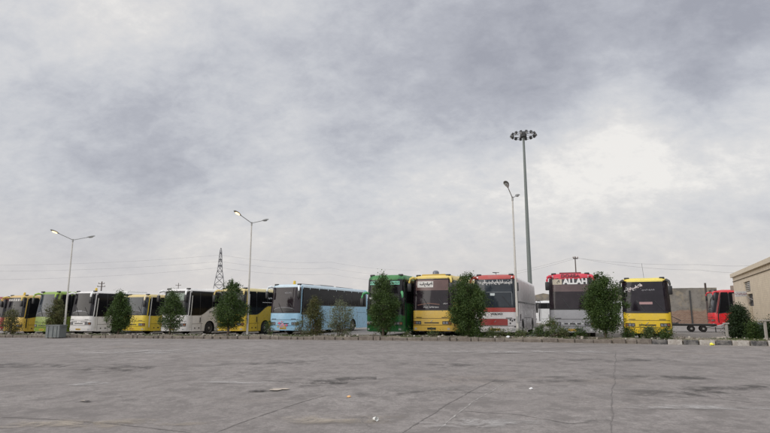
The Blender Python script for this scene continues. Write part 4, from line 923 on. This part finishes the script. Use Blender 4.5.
# signboard on bracket by the corner
q = at(741, 294, 40.0); root = empty('signboard', (q.x, q.y, 0)); tag(root, 'small white signboard on a bracket at the building corner', 'sign')
b = MB(); b.box((0, 0, q.z), (.86, .06, .36), 0, Matrix.Rotation(-.03, 3, 'Y'), .01); b.build('panel', flat((.70, .71, .73), .6), root)
b = MB()
for i, p_ in enumerate(script_strokes(9, .8, .18)):
    for a, c in zip(p_, p_[1:]): b.tube([(a[0], -.037-.0005*i, q.z+a[1]), (c[0], -.037-.0005*i, q.z+c[1])], .008, 4)
b.build('lettering', flat((.3, .12, .14), .6), root)
b = MB(); b.tube([(.1, .05, q.z+.05), (.75, .08, q.z+.05)], .03, 6); b.build('bracket', DKST, root)
q = at(734.5, 288, 52); b = MB(); b.box((0, 0, 0), (.5, .5, .45), 0, None, .03)
for i in range(4): b.box((0, -.26, -.15+.1*i), (.42, .02, .05))
# rooftop vent box stands on a stub of masonry chimney behind the corner
b.box((0, 0, -1.2-(q.z-1.4)/2+.1), (.34, .34, q.z-.2)); o = b.build('vent_stack', flat((.26, .2, .17), .8, key='vent_stack'), loc=q); tag(o, 'brown vent stack rising between red coach and building corner', 'vent')
# fence posts
FP = flat((.36, .34, .31), .8, key='fence_post_paint')
for (px, pt, Yd, lab) in [(726, 323.5, 28.0, 'short pale fence post left of the dark round bush'), (764.5, 320.5, 26.6, 'taller pale fence post with a wide cap at the right edge')]:
    q = at(px, pt, Yd); g0 = zyard(q.x)+.05; root = empty('fence_post', (q.x, Yd, g0)); tag(root, lab, 'post', 'pale fence posts by the building')
    b = MB(); b.box((0, 0, (q.z-g0)/2-.03), (.10, .10, q.z-g0+.02), 0, None, .01); b.build('post', FP, root)
    b = MB(); b.box((0, 0, q.z-g0), (.26 if px < 740 else .55, .14, .07), 0, None, .01); b.build('cap', FP, root)
# stones and rubble on the island (too many and too small to count)
b = MB(); r = random.Random(8)
for _ in range(900):
    x = r.uniform(-33, 20); o_ = r.uniform(.25, 2.1) if x < 14 else r.uniform(.25, 3.5); s_ = abs(r.gauss(0, .035))+.015
    M = Matrix.Rotation(r.uniform(0, 3), 3, 'Z') @ Matrix.Rotation(r.uniform(0, 3), 3, 'X'); b.box((x, kY(x)+o_, zlot(x)+.20+s_*.3), (s_*r.uniform(.8, 2), s_*r.uniform(.8, 1.6), s_), r.choice([0, 0, 1, 2]), M)
o = b.build('rubble', [flat((.30, .27, .23), .9), flat((.40, .37, .33), .9), flat((.14, .12, .10), .9)]); tag(o, 'scattered stones and rubble on the kerb island soil', 'rubble', kind='stuff')
# ------------------------------------------------------------------ sky, sun, camera
SE, SR = math.radians(24), math.radians(243)
w = bpy.data.worlds.new('World'); S.world = w; w.use_nodes = True; nt = w.node_tree; bg = nt.nodes['Background']; bg.inputs['Strength'].default_value = .1
sky = N(nt, 'ShaderNodeTexSky'); sky.sky_type = 'NISHITA'; sky.sun_disc = False; sky.sun_elevation = SE; sky.sun_rotation = SR; sky.air_density = 1.3; sky.dust_density = 2.5
tc = N(nt, 'ShaderNodeTexCoord'); D = tc.outputs['Generated']
nrm = N(nt, 'ShaderNodeVectorMath', operation='NORMALIZE'); nt.links.new(D, nrm.inputs[0]); D = nrm.outputs[0]
sp = N(nt, 'ShaderNodeSeparateXYZ'); nt.links.new(D, sp.inputs[0])
zc = N(nt, 'ShaderNodeMath', operation='MAXIMUM'); nt.links.new(sp.outputs['Z'], zc.inputs[0]); zc.inputs[1].default_value = 0
za = N(nt, 'ShaderNodeMath', operation='ADD'); nt.links.new(zc.outputs[0], za.inputs[0]); za.inputs[1].default_value = .55
dv = N(nt, 'ShaderNodeVectorMath', operation='DIVIDE'); nt.links.new(D, dv.inputs[0]); cb = N(nt, 'ShaderNodeCombineXYZ')
for i in range(2): nt.links.new(za.outputs[0], cb.inputs[i])
cb.inputs[2].default_value = 4.0; nt.links.new(cb.outputs[0], dv.inputs[1])
def wn_(scale, det, rough, dist, off):
    mp = N(nt, 'ShaderNodeMapping'); mp.inputs['Location'].default_value = off; mp.inputs['Rotation'].default_value = (0, 0, .5); mp.inputs['Scale'].default_value = (1, 1.25, 1); nt.links.new(dv.outputs[0], mp.inputs['Vector']); return noise(nt, mp.outputs[0], scale, det, rough, dist)
n1 = wn_(1.3, 6, .52, .5, (3, 1, 0)); n2 = wn_(3.2, 8, .58, .4, (9, 4, 0)); n3 = wn_(10, 8, .62, .3, (1, 7, 0))
def mad(a, m, c):
    n = N(nt, 'ShaderNodeMath', operation='MULTIPLY_ADD'); nt.links.new(a, n.inputs[0]); n.inputs[1].default_value = m
    if isinstance(c, (int, float)): n.inputs[2].default_value = c
    else: nt.links.new(c, n.inputs[2])
    return n.outputs[0]
n4 = wn_(30, 6, .65, .2, (5, 2, 0))
val = mad(n1, .42, mad(n2, .48, mad(n3, .54, mad(n4, .32, -.21))))
# broad cloud masses, placed by compass direction
def dirpx(px, py): p = at(px, py, 10)-Vector((0, 0, CH)); return p.normalized()
for (px, py, rad, amp) in [(690, 112, 8, .15), (610, 132, 7, .16), (650, 140, 6, .10), (560, 160, 6, .08), (690, 180, 9, -.08), (480, 190, 10, .06), (755, 145, 5, .16), (765, 80, 4, .16), (600, 190, 8, .05), (620, 30, 13, -.26), (520, 60, 10, -.15), (755, 50, 10, -.22), (720, 65, 8, -.12), (420, 75, 12, -.10), (430, 10, 12, -.06),
                           (150, 195, 13, -.20), (50, 170, 12, -.18), (270, 140, 12, -.13), (200, 90, 12, -.06), (380, 60, 10, -.08), (20, 60, 14, .09), (110, 25, 6, .08), (110, 60, 5, .05), (300, 250, 16, .12), (110, 262, 14, .14), (640, 240, 14, .08), (260, 205, 8, .10), (340, 165, 12, -.06)]:
    dt = N(nt, 'ShaderNodeVectorMath', operation='DOT_PRODUCT'); nt.links.new(D, dt.inputs[0]); dt.inputs[1].default_value = dirpx(px, py)
    val = mad(ramp(nt, dt.outputs['Value'], math.cos(math.radians(rad*1.25)), 1.0), amp, val)
cr = N(nt, 'ShaderNodeValToRGB'); nt.links.new(val, cr.inputs[0]); el = cr.color_ramp.elements
el[0].position = .10; el[0].color = (.37, .38, .435, 1); el[1].position = .95; el[1].color = (.90, .875, .845, 1)
for p_, c_ in ((.34, (.48, .492, .545)), (.50, (.58, .592, .635)), (.66, (.67, .675, .70)), (.80, (.75, .74, .74))):
    e = el.new(p_); e.color = (*c_, 1)
# pale warm haze towards the horizon, unseen sky overhead and behind the viewer brightened to lift ground and fronts
hz_ = ramp(nt, sp.outputs['Z'], 0, .22, .55, 0); col = mixc(nt, hz_, cr.outputs['Color'], (.66, .615, .60))
br1 = ramp(nt, sp.outputs['Z'], .50, .95, 1.0, 1.9); br2 = ramp(nt, sp.outputs['Y'], -.9, .25, 1.75, 1.0)
mu = N(nt, 'ShaderNodeMath', operation='MULTIPLY'); nt.links.new(br1, mu.inputs[0]); nt.links.new(br2, mu.inputs[1])
m10 = N(nt, 'ShaderNodeMath', operation='MULTIPLY'); nt.links.new(mu.outputs[0], m10.inputs[0]); m10.inputs[1].default_value = 10.0
sc = N(nt, 'ShaderNodeVectorMath', operation='SCALE'); nt.links.new(col, sc.inputs[0]); nt.links.new(m10.outputs[0], sc.inputs['Scale'])
fin = mixc(nt, .93, sky.outputs[0], sc.outputs[0]); nt.links.new(fin, bg.inputs['Color'])
sl = bpy.data.lights.new('sun', 'SUN'); sl.energy = 1.35; sl.angle = math.radians(50); sl.color = (1, .95, .88); so = bpy.data.objects.new('sun', sl); COL.objects.link(so)
sd = Vector((math.sin(SR)*math.cos(SE), math.cos(SR)*math.cos(SE), math.sin(SE))); so.rotation_euler = (-sd).to_track_quat('-Z', 'Y').to_euler()
cam = bpy.data.cameras.new('camera'); cam.lens = 36*F/770; cam.sensor_width = 36; cam.clip_end = 6000; co = bpy.data.objects.new('camera', cam); COL.objects.link(co)
co.location = (0, 0, CH); co.rotation_euler = (PI/2+TH, 0, 0); S.camera = co
S.view_settings.view_transform = 'Standard'; S.view_settings.look = 'None'; S.view_settings.exposure = 0; S.view_settings.gamma = 1; S.view_settings.use_curve_mapping = False
S.render.resolution_x = 1024; S.render.resolution_y = 576
for o in bpy.data.objects:
    if o.get('group') == '': del o['group']
